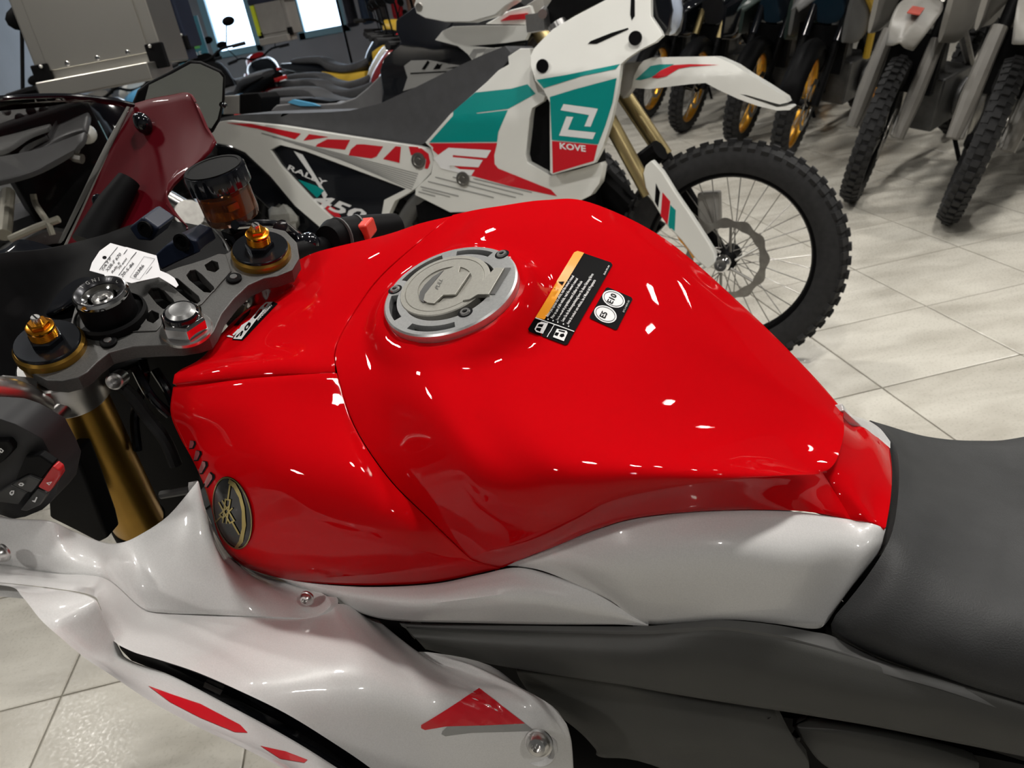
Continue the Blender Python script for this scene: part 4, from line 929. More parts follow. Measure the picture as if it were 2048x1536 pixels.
decal('horn_mark', PWHITE, [TG[3]], [S8([(415,1150),(455,1145),(475,1100),(492,1108),(462,1172),(440,1165)])], off=.0014, parent=sw)
decal('beam_mark', PWHITE, [TG[4]], [(S8([(0,500),(20,475),(62,510),(40,540),(15,535)]), [S8([(12,503),(22,492),(45,512),(34,525)])]), S8([(0,545),(14,548),(6,572),(0,572)])], off=.0014, parent=sw)
part('inner_fork_panel', BLACK, plate(FG, [(95,990),(128,905),(150,905),(172,960),(205,1050),(212,1078),(196,1086),(150,1062),(98,1036)], .135, .02, step=300), label='black inner fork panel', bevel=.003)  # solid black panel between the left switch housing and the fork
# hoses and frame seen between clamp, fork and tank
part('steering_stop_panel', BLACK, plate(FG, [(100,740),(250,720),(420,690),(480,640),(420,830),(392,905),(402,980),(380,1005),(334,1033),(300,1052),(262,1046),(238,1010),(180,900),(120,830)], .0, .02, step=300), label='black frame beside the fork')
for k, pts in enumerate(([(232,765,.655),(262,790,.66),(292,830,.67),(330,880,.68),(352,930,.69)], [(270,735,.68),(300,790,.68),(340,830,.69)], [(285,720,.70),(290,760,.70),(270,830,.71),(275,900,.72)], [(310,740,.69),(340,790,.69),(360,850,.70)])):
    part('hose', GLOSSBK if k else RUBBER, MB().tube([wl(*p) for p in pts], .004 if k else .0055, 10, smooth=6))
part('clamp_pinch_bolt', ALU, MB().lathe(wl(232, 761, .64), (-.4, .8, .3), [(.0068, -.012), (.0068, .004), (.0055, .005), (.003, .004), (.003, .0)], 24), label='silver pinch bolt')
part('radiator_shroud', MGREY, MB().tube([wl(322, 990, .66), wl(380, 980, .655)], .0035, 8), label='dark strip')
# ---- paper tag
TGF = lambda x, y: .006+max(0, (352-x))/175*.022
tagP = [(221,486),(250,494),(253,494),(313,511),(320,541),(337,548),(349,556),(357,570),(352,575),(333,563),(318,554),(290,560),(263,566),(210,552),(208,549),(179,541),(184,525),(199,502)]
v, f, bd = tri2d(tagP, [ell(209, 515, 4.5, 3.6, 0, 14)], 8)
TF = Frame(ST.world(ST.pz(270, 530, .015)), -43, 7, 23)
A = [TF.loc(ST.world(ST.pz(x, y, TGF(x, y)))) for x, y in v]; B = [p-np.array([0, 0, .0004]) for p in A]; n = len(A)
tag = bpy.data.objects.new('x', None); bpy.data.objects.remove(tag)
mb = MB().add(A+B, f+[tuple(i+n for i in t)[::-1] for t in f]+[(a, b, b+n, a+n) for a, b in bd])
tg = thing('price_tag', 'white paper tag with handwriting tucked into the fork clamp of the red motorcycle', 'tag', TF)
tp = mb.build('tag_paper', PAPER, tg, smooth=60)
Z6 = lambda L: [(160+x/6.4, 440+y/6.4) for x, y in L]
INK = mat('ink', (.02, .02, .025), .5, noise=(9, .1))
rows = [((290,665),(400,500),'7AT9',48,(.6)), ((350,670),(560,410),'XSR-F 670',58,.6), ((415,690),(560,500),'Rally R',44,.6), ((500,640),(640,455),'70 anni',44,.6), ((540,740),(735,520),'20-5-86',56,.6)]
parts = []
for a, b, tx, hgt, _ in rows:
    a, b = Z6([a])[0], Z6([b])[0]; n = len(tx)*.56; parts.append(textflat(tx, a, ((b[0]-a[0])/n, (b[1]-a[1])/n), (-hgt/6.4*.72, -hgt/6.4*.60), shear=.2, step=30, bold=.012))
a, b = Z6([(710, 745)])[0], Z6([(870, 530)])[0]; n = 6*.60; parts.append(textflat('00386', a, ((b[0]-a[0])/n*1.05, (b[1]-a[1])/n*1.05), (-7.0, -5.4), step=30, bold=.01))
V, Fc = joinflat(parts); decal('handwriting', INK, [tp], None, flat=(V, Fc), off=.0006, parent=tg)
def ln(a, b, w_=1.0):
    a, b = np.array(Z6([a])[0]), np.array(Z6([b])[0]); d = b-a; n = np.array([-d[1], d[0]])/np.linalg.norm(d)*w_/2; return [tuple(a+n), tuple(b+n), tuple(b-n), tuple(a-n)]
decal('printed_lines', INK, [tp], [ln((250,640),(340,520), 1.3), ln((345,515),(480,352), 1.1), ln((560,440),(605,380), 1.4), ln((590,590),(650,500), .8), ln((650,500),(722,415), 1.5), ln((495,712),(580,595), 1.3), ln((845,695),(920,600), .8), ln((640,735),(820,470), .5), ln((760,770),(960,500), .5), ln((820,470),(960,500), .5), ln((640,735),(760,770), .5)], off=.0006, parent=tg)


# ================================================================== THE RALLY BIKE BEHIND
KF = Frame((.752, 2.417, .345), 118, 7)
kb = thing('dirt_bike', 'white, teal and red rally motorcycle with large white lettering, standing behind the red motorcycle', 'motorcycle', KF)
def kp(name, m, mb, par=None, label=None, **k): return mb.build(name, m, par or kb, label, **k)
Zb = lambda L: [(400+x/3.413, y/3.413) for x, y in L]
Zc = lambda L: [(900+x/3.413, y/3.413) for x, y in L]
Zf = lambda L: [(1300+x/5.12, y/5.12) for x, y in L]
Zw = lambda L: [(1200+x/3.2, 250+y/3.2) for x, y in L]
def wheel(par, c, R, w, rimm, name='front_wheel', knob=True, spokes=36, disc=(1, .12), rimr=.74, tr=None, treads=44, xf=None, spokem=STEEL, n=72):
    c = np.array(c, float); Y = np.array([0, 1., 0]); B = lambda nm, m, mb, p, **k: mb.build(nm, m, p, xf=xf, **k)
    ri = R*rimr; pr = []
    rt = (R-ri)/2; rm = (R+ri)/2
    for i in range(15):
        a = math.pi*(-.5-.12+1.24*i/14) ; pr.append((rm+rt*math.cos(a-0)*1.0 if 0 else rm+rt*math.sin(math.pi*i/14-math.pi/2+0)*0, 0))
    pr = [(ri, -w*.36), (ri+rt*.5, -w*.5), (ri+rt*1.15, -w*.5), (ri+rt*1.62, -w*.40), (R-(.010 if knob else .002), -w*.22), (R-(.008 if knob else 0), 0), (R-(.010 if knob else .002), w*.22), (ri+rt*1.62, w*.40), (ri+rt*1.15, w*.5), (ri+rt*.5, w*.5), (ri, w*.36)]
    ty = B(name, RUBBER, MB().lathe(c, Y, pr, n, close=True), par)
    mb = MB()
    for k in range(treads):
        a = 2*math.pi*k/treads; rad = np.array([math.cos(a), 0, math.sin(a)]); tg_ = np.array([-math.sin(a), 0, math.cos(a)])
        L = R*2*math.pi/treads
        offs = ((-.30, .0, .85), (.30, .0, .85), (0, .5, .98)) if knob else ((-.30, 0, .95), (.0, .5, 1.0), (.30, 0, .95))
        for oy, ph, rr_ in offs:
            aa = a+ph*2*math.pi/treads; rad = np.array([math.cos(aa), 0, math.sin(aa)]); tg_ = np.array([-math.sin(aa), 0, math.cos(aa)])
            hh = .012 if knob else .004; q = oy*w*1.05; drop = (.0 if abs(oy) < .1 else (.014 if knob else .008))
            mb.box(c+rad*(R-hh/2-drop)+Y*q, (w*(.34 if knob else .30), L*.52, hh*1.6), np.array([Y*math.cos(.45*np.sign(oy))-rad*math.sin(.45*np.sign(oy)), tg_, rad*math.cos(.45*np.sign(oy))+Y*math.sin(.45*np.sign(oy))]))
    B('tread_blocks', RUBBER, mb, ty, smooth=0, kind='stuff')
    B('rim', rimm, MB().lathe(c, Y, [(ri+.004, -w*.34), (ri-.010, -w*.30), (ri-.016, -w*.12), (ri-.016, w*.12), (ri-.010, w*.30), (ri+.004, w*.34), (ri+.002, 0)], n, close=True), ty)
    B('hub', BLACK, MB().lathe(c, Y, [(.02, -w*.7), (.035, -w*.55), (.030, -.02), (.030, .02), (.035, w*.55), (.02, w*.7)], 24), ty)
    if spokes:
        mb = MB()
        for k in range(spokes):
            a = 2*math.pi*k/spokes; sd = 1 if k % 2 else -1; b = a+(.55 if (k//2) % 2 else -.55)
            mb.tube([c+np.array([.033*math.cos(b+a*0), 0, .033*math.sin(b)])+Y*sd*w*.42, c+np.array([(ri-.014)*math.cos(a), 0, (ri-.014)*math.sin(a)])+Y*sd*w*.06], .0016, 5, cap=False)
        B('spokes', spokem, mb, ty, smooth=0, kind='stuff')
    if disc:
        sd, dr = disc; y0 = sd*w*.62; mb = MB(); N = 96; vs = []
        for k in range(N):
            a = 2*math.pi*k/N; ro = dr*(1+.035*math.cos(12*a)); i_ = dr*.80*(1-.02*math.cos(12*a))
            for r_, yy in ((ro, y0), (i_, y0), (i_, y0+.004), (ro, y0+.004)): vs.append(c+np.array([r_*math.cos(a), yy, r_*math.sin(a)]))
        mb.add(vs, [(k*4+j, ((k+1) % N)*4+j, ((k+1) % N)*4+(j+1) % 4, k*4+(j+1) % 4) for k in range(N) for j in range(4)])
        for k in range(6):
            a = 2*math.pi*k/6; mb.tube([c+np.array([.03*math.cos(a), y0, .03*math.sin(a)]), c+np.array([dr*.82*math.cos(a+.35), y0, dr*.82*math.sin(a+.35)])], .0045, 6)
        B('brake_disc', STEEL, mb, ty, smooth=0)
    return ty
kw = wheel(kb, (0.01, 0, .01), .362, .085, PBLACK, disc=(-1, .130), treads=52)
WB = 1.30
wheel(kb, (-WB, 0, 0), .335, .11, PBLACK, 'rear_wheel', treads=44, disc=None)
# fork tubes, guard, axle
ax = np.array([-math.sin(.47), 0, math.cos(.47)])
pA, pB = KF.px(1215, 234, -.095), KF.px(1290, 372, -.095); pC = KF.px(1430, 528, -.095)
kp('fork_tube', KGOLD, MB().tube([pA+(pA-pB)*1.2, pB+(pB-pA)*.12], .0245, 20), label='gold fork tube nearer the tank')
pD, pE = KF.px(1252, 196, .10), KF.px(1330, 312, .10)
kp('fork_tube', KGOLD, MB().tube([pD+(pD-pE)*1.4, pE], .0265, 20), label='gold fork tube on the far side')
kp('fork_slider', KWHITE if 0 else ALU, MB().tube([pB, pC], .017, 16)); kp('fork_slider', BLACK, MB().tube([pE, KF.px(1440, 500, .10)], .022, 16))
gd = kp('fork_guard', KWHITE, plate(KF, Zw([(275,310),(290,260),(330,225),(400,300),(480,430),(590,590),(700,760),(735,820),(740,880),(690,925),(620,870),(520,740),(430,650),(340,500),(290,400)]), -.125, .035, step=300), label='white fork guard with stripes', bevel=.005)
decal('black_stripe', PBLACK, [gd], [Zw([(358,372),(385,430),(372,530),(350,490)])]); decal('red_stripe', KRED, [gd], [Zw([(400,430),(450,490),(432,640),(388,580)])]); decal('teal_stripe', TEAL, [gd], [Zw([(450,510),(485,545),(478,680),(455,690),(436,640)])])
kp('reflector', REFL, plate(KF, Zw([(485,700),(530,688),(560,720),(628,820),(620,845),(592,855),(560,800),(510,745)]), -.118, .02, step=300), label='amber side reflector', bevel=.003)
kp('axle_nut', CHROME, MB().lathe(KF.px(1443, 528, -.115), (0, -1, 0), [(.026, -.02), (.026, .004), (.019, .008), (.019, .022), (.009, .022), (.008, .010)], 24), label='silver axle end')
kp('brake_caliper', GPLAST, MB().box(KF.px(1420, 420, .05), (.07, .05, .12)), smooth=0, bevel=.008)
# front fender
fn = kp('front_fender', KWHITE, plate(KF, Zc([(1240,600),(1255,520),(1290,450),(1320,415),(1380,392),(1600,388),(1800,385)])+Zf([(700,590),(860,660),(1000,755),(1190,870),(1390,1000),(1410,1050),(1330,1068),(1290,1060),(1000,975),(915,962),(1000,995),(1200,1065),(1300,1098),(1440,1085),(1460,1100),(1430,1128),(1300,1132),(1100,1085),(900,1012),(700,920),(570,850),(400,862),(0,912)]), lambda x, y: -.070+.03*max(0, (150-y)/60)+.03*max(0, (x-1480)/100), .11, step=28), label='long white front mudguard', bevel=.008, smooth=45)
decal('fender_teal', TEAL, [fn], [Zc([(1265,545),(1370,450),(1430,440),(1530,438),(1480,470),(1370,528),(1300,548)])], off=.001); decal('fender_red', KRED, [fn], [Zc([(1375,530),(1440,480),(1520,445),(1640,438),(1840,443),(1640,455),(1560,470),(1480,520),(1420,535)])], off=.0012)
kp('fender_bracket', GPLAST, plate(KF, Zc([(1150,640),(1190,430),(1310,420),(1350,500),(1240,600),(1180,680)]), -.03, .06, step=300), smooth=40, bevel=.006)
# tank side and shrouds
SH = Zc([(170,630),(250,560),(330,480),(400,440),(395,385),(480,330),(545,330),(550,380),(570,540),(600,630),(650,655),(640,690),(560,740),(545,800),(515,1060),(530,1110),(690,1200),(860,1160),(1030,1110),(1042,1135),(1020,1250),(960,1335),(880,1375),(600,1440),(0,1450),(-240,1330),(-235,1290),(-130,1190),(-110,1080),(-130,1010),(-170,975),(0,780)])
kt = kp('tank_shroud', KWHITE, plate(KF, SH, lambda x, y: -.165+.05*max(0, min(1, (240-y)/140)), .05, step=30), label='white tank shroud with teal and red graphics', bevel=.006, smooth=45)
decal('teal_field', TEAL, [kt], [Zc([(172,632),(420,605),(530,575),(585,640),(400,742),(180,770),(185,776),(395,752),(330,900),(322,968),(-172,972),(0,780)])], off=.001)
decal('red_field', KRED, [kt], [Zc([(-170,978),(322,976),(302,1060),(305,1120),(330,1150),(640,1275),(690,1295),(732,1340),(400,1268),(150,1200),(-30,1100)])], off=.001)
decal('letter_e', PWHITE, [kt], [Zc([(-10,1008),(282,1025),(250,1078),(60,1062),(20,1058),(20,1072),(225,1092),(195,1142),(0,1130),(0,1150),(170,1160),(145,1200),(-60,1150),(-110,1080)])], off=.0018)
decal('ribbing', PGREY, [kt], [Zc([(a, b), (c, d), (c, d+7), (a, b+7)]) for a, b, c, d in ((-200,1270,60,1335), (-150,1235,300,1345), (-100,1205,450,1345), (20,1205,500,1325), (160,1215,560,1310), (-215,1305,-100,1335), (-190,1290,0,1340))], off=.0018)
kp('shroud_bolt', STEEL, MB().lathe(KF.px(926, 358, -.168), (0, -1, 0), [(.024, 0), (.024, .003), (.017, .004), (.015, .001), (.008, .001), (.007, .004)], 24), kt, smooth=30)
kp('intake_dark', BLACK, plate(KF, Zc([(640,670),(560,740),(540,800),(510,1060),(520,1110),(690,1200),(720,700)]), -.13, .1, step=300), label='dark radiator intake')
kp('radiator', BLACK, MB().box(KF.px(1130, 330, -.02), (.22, .2, .35)), smooth=0)
fr_ = kp('rally_fairing', KWHITE, plate(KF, Zc([(550,380),(570,335),(620,280),(700,200),(850,110),(1060,0),(1230,-90),(1370,-120),(1370,110),(1440,215),(1450,245),(1400,290),(1290,345),(1210,400),(1165,440),(1140,640),(1100,820),(1045,1000),(1015,1060),(985,1115),(700,1192),(682,1180),(680,900),(680,700),(640,620),(580,550),(550,450)]), lambda x, y: -.195+.10*max(0, min(1, (150-y)/170)), .03, step=30), label='white rally fairing side with logo', bevel=.006, smooth=45)
decal('teal_band', TEAL, [fr_], [Zc([(592,545),(800,510),(1162,437),(1130,472),(900,520),(640,602)]), Zc([(682,662),(850,610),(1138,533),(1110,700),(1060,860),(1012,985),(695,955)])], off=.001)
decal('red_foot', KRED, [fr_], [Zc([(697,962),(1008,990),(982,1098),(702,1182)])], off=.001)
decal('square_logo', PWHITE, [fr_], [Zc([(775,710),(1010,742),(960,865),(918,862),(950,785),(755,752)]), Zc([(795,795),(842,798),(805,885),(995,905),(975,950),(745,925)])], off=.0016)
decal('small_lettering', PWHITE, [fr_], None, flat=textflat('KOVE', (1119, 297), (20.5, 2.4), (-1, -17), step=30, bold=.03), off=.0016)
decal('fairing_vent', PBLACK, [fr_], [Zc([(940,300),(960,280),(1100,225),(1215,190),(1220,200),(1110,250),(1000,300)]), Zc([(1235,-20),(1262,0),(1262,110),(1240,140),(1230,100)])], off=.001)
kp('fairing_hole', BLACK, MB().lathe(KF.px(1084, 132, -.196), (0, -1, 0), [(.020, -.004), (.019, .0005), (.003, .0006)], 24), fr_); kp('fairing_hole', BLACK, MB().lathe(KF.px(1270, 76, -.17), (0, -1, .1), [(.020, -.004), (.019, .0015), (.003, .0016)], 24), fr_)
kp('headlight', GLOSSBK, plate(KF, [(1298,-60),(1330,-60),(1345,20),(1338,60),(1328,72),(1302,34)], -.08, .16, step=300), label='black headlight surround', bevel=.006); kp('headlight_lens', LENS, MB().sphere(KF.px(1338, 20, -.02), (.04, .06, .07), 8))
kp('cockpit_tower', BLACK, plate(KF, [(1090,20),(1130,-40),(1250,-60),(1300,-40),(1210,0),(1150,28),(1105,58)], -.06, .12, step=300))
kp('top_clamp', ALU, MB().lathe(pA+(pA-pB)*1.2, pA-pB, [(.03, -.03), (.03, .03)], 20), smooth=30)
kp('handlebar', ALU, MB().tube([KF.px(1085, 28, -.12), KF.px(1092, 20, 0), KF.px(1110, 15, .3)], .014, 12).box(KF.px(1076, 45, -.09), (.06, .05, .05)), label='silver handlebar clamp', kind='stuff' if 0 else None)
kp('radiator_neck', KWHITE, plate(KF, [(1017,129),(1014,112),(1040,98),(1060,96),(1063,130),(1066,165),(1040,185),(1000,200)], -.08, .1, step=300), bevel=.01)
# seat
ks = plate(KF, [(440,236),(470,230),(520,228),(600,226),(660,224),(700,221),(760,207),(830,175),(900,140),(960,112),(1010,92),(1020,104),(1018,120),(965,178),(905,236),(850,286),(835,293),(700,273),(560,251),(440,243)], lambda x, y: -.115+.02*max(0, min(1, (1000-x)/500))*0, .22, step=60)
kp('seat', mat('bike_seat', (.062, .063, .068), .65, noise=(30, .1)), ks, label='long dark grey seat', bevel=.014, smooth=50)
# tail side panel
tl = kp('tail_panel', KWHITE, plate(KF, [(424,262),(440,243),(455,241),(560,251),(700,273),(835,293),(862,300),(869,318),(862,345),(838,372),(818,386),(790,402),(772,440),(768,470),(755,475),(768,400),(812,378),(700,336),(612,303),(560,290),(540,300),(560,330),(620,395),(700,470),(690,485),(640,455),(590,412),(540,352),(490,305),(455,290),(424,285)], -.150, .03, step=40), label='white tail side panel with lettering', bevel=.003)
npl = kp('number_plate_panel', GLOSSBK, plate(KF, [(500,272),(560,285),(612,303),(700,336),(812,378),(786,400),(768,440),(768,475),(700,478),(640,420),(560,335),(530,300)], -.138, .03, step=60), label='black side number panel', bevel=.003)
kp('silencer_cover', GLOSSBK, plate(KF, [(424,286),(455,290),(490,305),(540,352),(590,412),(650,465),(700,500),(640,500),(592,462),(542,424),(500,385),(468,345),(440,310)], -.12, .07, step=300), label='black silencer under the tail', bevel=.012)
RS = [Zb([(180,838),(350,845),(690,912),(648,950),(400,880)]), Zb([(745,915),(880,935),(705,960)]), Zb([(790,1000),(800,985),(870,950),(1025,955),(990,1022)]), Zb([(1015,1060),(1030,1020),(1070,985),(1120,985),(1250,1000),(1205,1068),(1170,1082)]), Zb([(1250,1085),(1335,998),(1372,1002),(1362,1112)]), Zb([(1425,1000),(1500,1003),(1560,1050),(1572,1110),(1555,1152),(1535,1150),(1545,1090),(1500,1045),(1440,1060)])]
decal('red_print', KRED, [tl], RS, off=.001)
decal('ribbing', PGREY, [tl], [Zb([(420+k*75, 905+k*24), (1490-k*6, 1185+k*15), (1488-k*6, 1191+k*15), (420+k*75, 912+k*24)]) for k in range(8)], off=.0012, step=30)
kp('panel_bolt', STEEL, MB().lathe(KF.px(837, 321, -.152), (0, -1, 0), [(.027, 0), (.027, .003), (.019, .004), (.017, .001), (.009, .001), (.008, .004)], 24), tl, smooth=30)
decal('white_strut', PWHITE, [npl], [Zb([(640,1030),(700,1055),(870,1330),(850,1370),(810,1270)])], off=.001)
decal('teal_wedge', TEAL, [npl, tl], [Zb([(670,1225),(800,1270),(850,1300),(800,1350),(830,1380)])], off=.0014)
decal('red_wedge', KRED, [npl, tl], [Zb([(825,1385),(920,1420),(965,1480),(935,1488),(880,1450)])], off=.0014)
decal('model_script', PWHITE, [npl], None, flat=textflat('RALLY', (573, 338), (27, 11.5), (-3, -17), shear=.35, step=30, bold=.02), off=.0016)
decal('model_number', PWHITE, [npl], None, flat=textflat('450', (622, 405), (66, 25), (-2, -36), shear=.45, step=30, bold=.03), off=.0018)
kp('exhaust_pipe', ALU, MB().tube([KF.px(336, 394, -.05), KF.px(420, 442, -.03), KF.px(478, 476, -.02)], .030, 20), label='silver exhaust pipe end')
kp('engine', BLACK, MB().box(KF.px(960, 470, -.02), (.35, .24, .3)).box(KF.px(1120, 470, -.02), (.25, .2, .25)).tube([KF.px(1080, 380, -.1), KF.px(1180, 430, -.1), KF.px(1250, 560, -.05)], .025, 12), smooth=30, label='black engine')
kp('engine_guard', MGREY, MB().tube([KF.px(790, 470, -.1), KF.px(830, 410, -.11), KF.px(860, 380, -.12)], .03, 12))
kp('lower_leg', BLACK, MB().tube([KF.px(1200, 360, .05), KF.px(1310, 470, .05)], .05, 12).tube([KF.px(1280, 330, .02), KF.px(1320, 300, 0)], .035, 10), smooth=30)
mb = MB(); rg = random.Random(3); C0 = KF.px(566, 440, -.16); vs = []
for i in range(7):
    for j in range(9):
        a = 2*math.pi*j/9; r_ = .012+.055*math.sin(math.pi*(i+1)/8)*(1+rg.uniform(-.25, .25)); vs.append(C0+np.array([r_*math.cos(a)*1.0, r_*math.sin(a)*.5, .055-.11*i/6+rg.uniform(-.008, .008)]))
mb.add(vs, [(i*9+j, i*9+(j+1) % 9, (i+1)*9+(j+1) % 9, (i+1)*9+j) for i in range(6) for j in range(9)])
kp('plastic_wrap', mat('clear_wrap', (.30, .30, .28), .3, 0, .5, noise=(30, .2)), mb, label='crumpled grey plastic wrap', smooth=20)
kp('side_stand', BLACK, MB().tube([(-.75, .12, .05), (-.7, .22, -.1), (-.66, .30, -.30)], .012, 8))
kp('footrest', STEEL, MB().box((-.85, -.2, 0), (.06, .12, .02)), smooth=0)


# ================================================================== THE OTHER BIKES
def place(px, py, p, hd, lean=9):
    """frame of a bike whose own point p is seen at the pixel while its wheels stand on the floor"""
    F0 = Frame((0, 0, 0), hd, lean); off = np.asarray(p, float) @ F0.R; d = ray(px, py); t = (off[2]-CH)/d[2]; X = CC+t*d-off; X[2] = 0
    return Frame(X, hd, lean)
def placeT(px, t, p, hd, lean=9):
    F0 = Frame((0, 0, 0), hd, lean); off = np.asarray(p, float) @ F0.R; py = 0.
    for _ in range(40): X = at(px, py, t); py += (X[2]-off[2])/t*FPX*.8
    X = X-off; X[2] = 0
    return Frame(X, hd, lean)
def rotz(a): c, s_ = math.cos(a), math.sin(a); return np.array([[c, -s_, 0], [s_, c, 0], [0, 0, 1.]])
def motorbike(fr, label, style='street', col=GLOSSBK, acc=GPLAST, rim=BLACK, fork=KGOLD, steer=0., group=None, front_only=False, seatm=None, R=None, extras=(), cat='motorcycle', name='motorcycle', rear=True, front=True):
    t = thing(name, label, cat, fr, group); seatm = seatm or MATS['bike_seat']
    mx_ = style == 'mx'; adv = style == 'adv'; R = R or (.345 if (mx_ or adv) else .305); w_ = .085 if mx_ else (.10 if adv else .12)
    rk = math.radians(27 if (mx_ or adv) else 24); axd = np.array([-math.sin(rk), 0, math.cos(rk)]); piv = np.array([-.05, 0, R]); Rs = rotz(math.radians(steer))
    def xf(p):   # steering about the raked axis
        q = p-piv; a = math.radians(steer); return piv+q*math.cos(a)+np.cross(axd, q)*math.sin(a)+axd*(axd@q)*(1-math.cos(a))
    P = lambda nm, m, mb, par=None, lb=None, st=False, **k: mb.build(nm, m, par or t, lb, xf=xf if st else None, **k)
    H = .92 if mx_ else (.86 if adv else .76); fl = .88 if mx_ else (.84 if adv else .74)
    if front:
        wheel(t, (0, 0, R), R, w_, rim, treads=46 if mx_ else 40, knob=mx_ or adv, spokes=28 if (mx_ or adv) else 0, disc=(1, .12 if mx_ else .15), xf=xf, n=48, rimr=.76 if (mx_ or adv) else .72)
        if not (mx_ or adv):
            mb = MB()
            for k in range(5): a = 2*math.pi*k/5; mb.tube([(.03*math.cos(a), 0, R+.03*math.sin(a)), (.20*math.cos(a+.1), 0, R+.20*math.sin(a+.1))], .013, 8)
            P('wheel_spokes', rim, mb, st=True)
        for sd in (-1, 1):
            a = np.array([0, sd*.095, R]); up = a+axd*fl
            f_ = P('fork_leg', fork, MB().tube([a+axd*.38, up], .026, 14), st=True); P('fork_slider', BLACK if not mx_ else GPLAST, MB().tube([a, a+axd*.42], [.028, .019], 12), f_, st=True)
            if mx_: P('fork_guard', GUARD, MB().loft([(0, 0, 0, .001, .001), (0.001, 0, 0, .03, .05)], 6) if 0 else MB().tube([a+axd*.0+np.array([.02, sd*.012, 0]), a+axd*.18+np.array([.03, sd*.014, 0]), a+axd*.46+np.array([.03, sd*.014, 0])], [.028, .038, .032], 10), f_, 'grey plastic fork guard', st=True)
        if mx_:
            G = np.array([[(.42-.02*abs(j)**2, j*.028, .84-.02*abs(j)) , (.25, j*.040, .90-.014*abs(j)), (.02, j*.045, .93-.012*abs(j)), (-.2, j*.035, .93-.012*abs(j))] for j in range(-2, 3)], float); G = crs(G.reshape(5, -1), 3).reshape(-1, 4, 3); G = crs(G.swapaxes(0, 1).reshape(4, -1), 5).reshape(-1, G.shape[0], 3)
            fd = P('front_fender', acc, MB().grid(G), None, 'long front mudguard', True); sm_ = fd.modifiers.new('solid', 'SOLIDIFY'); sm_.thickness = .008
        else:
            rr = R+.025; G = np.array([[(rr*math.cos(a), j*w_*.33, R+rr*math.sin(a)-abs(j)**2*.012) for j in range(-2, 3)] for a in np.linspace(.35, 2.5, 10)], float)
            fd = P('front_fender', BLACK if adv else col, MB().grid(G), None, None, True); sm_ = fd.modifiers.new('solid', 'SOLIDIFY'); sm_.thickness = .006
            if adv:
                G = np.array([[(x_, j*.03*wd, z_-abs(j)*.012) for j in range(-2, 3)] for x_, z_, wd in ((.30, .92, .4), (.15, .97, .9), (-.05, 1.02, 1.3), (-.2, 1.04, 1.4))], float)
                b_ = P('beak', acc, MB().grid(G)); sm_ = b_.modifiers.new('solid', 'SOLIDIFY'); sm_.thickness = .01
        c_ = piv+axd*(fl-.05)
        P('fork_clamp', BLACK, MB().box(c_, (.07, .26, .04)).box(c_-axd*.2, (.07, .26, .04)), st=True, smooth=0, bevel=.006)
        hb = c_+axd*.09+np.array([-.04, 0, 0]); P('handlebar', ALU if mx_ else BLACK, MB().tube([hb+np.array([-.12, -.38, .04]), hb+np.array([-.03, -.2, .05]), hb+np.array([0, -.07, 0]), hb+np.array([0, .07, 0]), hb+np.array([-.03, .2, .05]), hb+np.array([-.12, .38, .04])], .012, 8, smooth=3), st=True)
        for sd in (-1, 1): P('grip', RUBBER, MB().tube([hb+np.array([-.08, sd*.28, .045]), hb+np.array([-.12, sd*.40, .04])], .018, 10), st=True)
        if not mx_:
            P('headlight', LENS, MB().sphere(c_+np.array([.10, 0, .0]), (.04, .09, .07), 8), st=True); P('headlight_cowl', acc, MB().loft([(c_[0]+.14, 0, c_[2]+.0, .05, .05), (c_[0]+.06, 0, c_[2]+.02, .12, .10), (c_[0]-.08, 0, c_[2]+.04, .11, .10)], 14, 3), st=True)
            for sd in (-1, 1):
                P('mirror', BLACK, MB().tube([hb+np.array([-.04, sd*.24, .05]), hb+np.array([-.02, sd*.33, .22])], .006, 6).sphere(hb+np.array([-.03, sd*.36, .25]), (.018, .065, .04), 7), st=True, kind=None)
    # body
    zt = H+.14
    tk = P('fuel_tank', col, MB().loft([(-.22, 0, H+.0, .10, .10), (-.32, 0, H+.08, .17, .14), (-.50, 0, H+.10, .18, .15), (-.68, 0, H+.03, .12, .10), (-.76, 0, H-.02, .08, .06)] if not mx_ else [(-.24, 0, H+.02, .07, .08), (-.4, 0, H+.05, .12, .10), (-.6, 0, H, .10, .08), (-.75, 0, H-.02, .06, .05)], 20, 2.6))
    for sd in (-1, 1):
        P('shroud', acc, MB().loft([(-.10, sd*.16, H-.05, .012, .12), (-.30, sd*.19, H-.03, .014, .16), (-.52, sd*.175, H-.02, .012, .10), (-.62, sd*.15, H, .01, .05)], 12, 3))
    P('seat', seatm, MB().loft([(-.66, 0, H+.02, .08, .04), (-.80, 0, H-.045, .13, .05), (-1.0, 0, H-.06, .15, .05), (-1.18, 0, H-.01, .14, .05), (-1.3, 0, H+.06 if not mx_ else H-.01, .12, .045), (-1.55, 0, H+.09 if not mx_ else H+.0, .10, .035), (-1.66, 0, H+.10 if not mx_ else H+.01, .06, .02)], 18, 3))
    P('tail', col, MB().loft([(-1.0, 0, H-.12, .12, .04), (-1.3, 0, H-.04, .12, .06), (-1.6, 0, H+.03, .09, .05), (-1.80, 0, H+.07, .05, .03)], 14, 3))
    P('side_panel', acc, MB().loft([(-.75, .0, H-.16, .15, .06), (-1.0, 0, H-.16, .16, .07), (-1.25, 0, H-.08, .14, .04)], 12, 4))
    P('frame', STEEL if mx_ else BLACK, MB().tube([(-.25, .07, H-.02), (-.5, .12, H-.15), (-.85, .13, H-.4), (-.85, .12, .32)], .025, 8).tube([(-.25, -.07, H-.02), (-.5, -.12, H-.15), (-.85, -.13, H-.4), (-.85, -.12, .32)], .025, 8).tube([(-.26, 0, H-.1), (-.36, 0, .35), (-.85, 0, .24)], .025, 8))
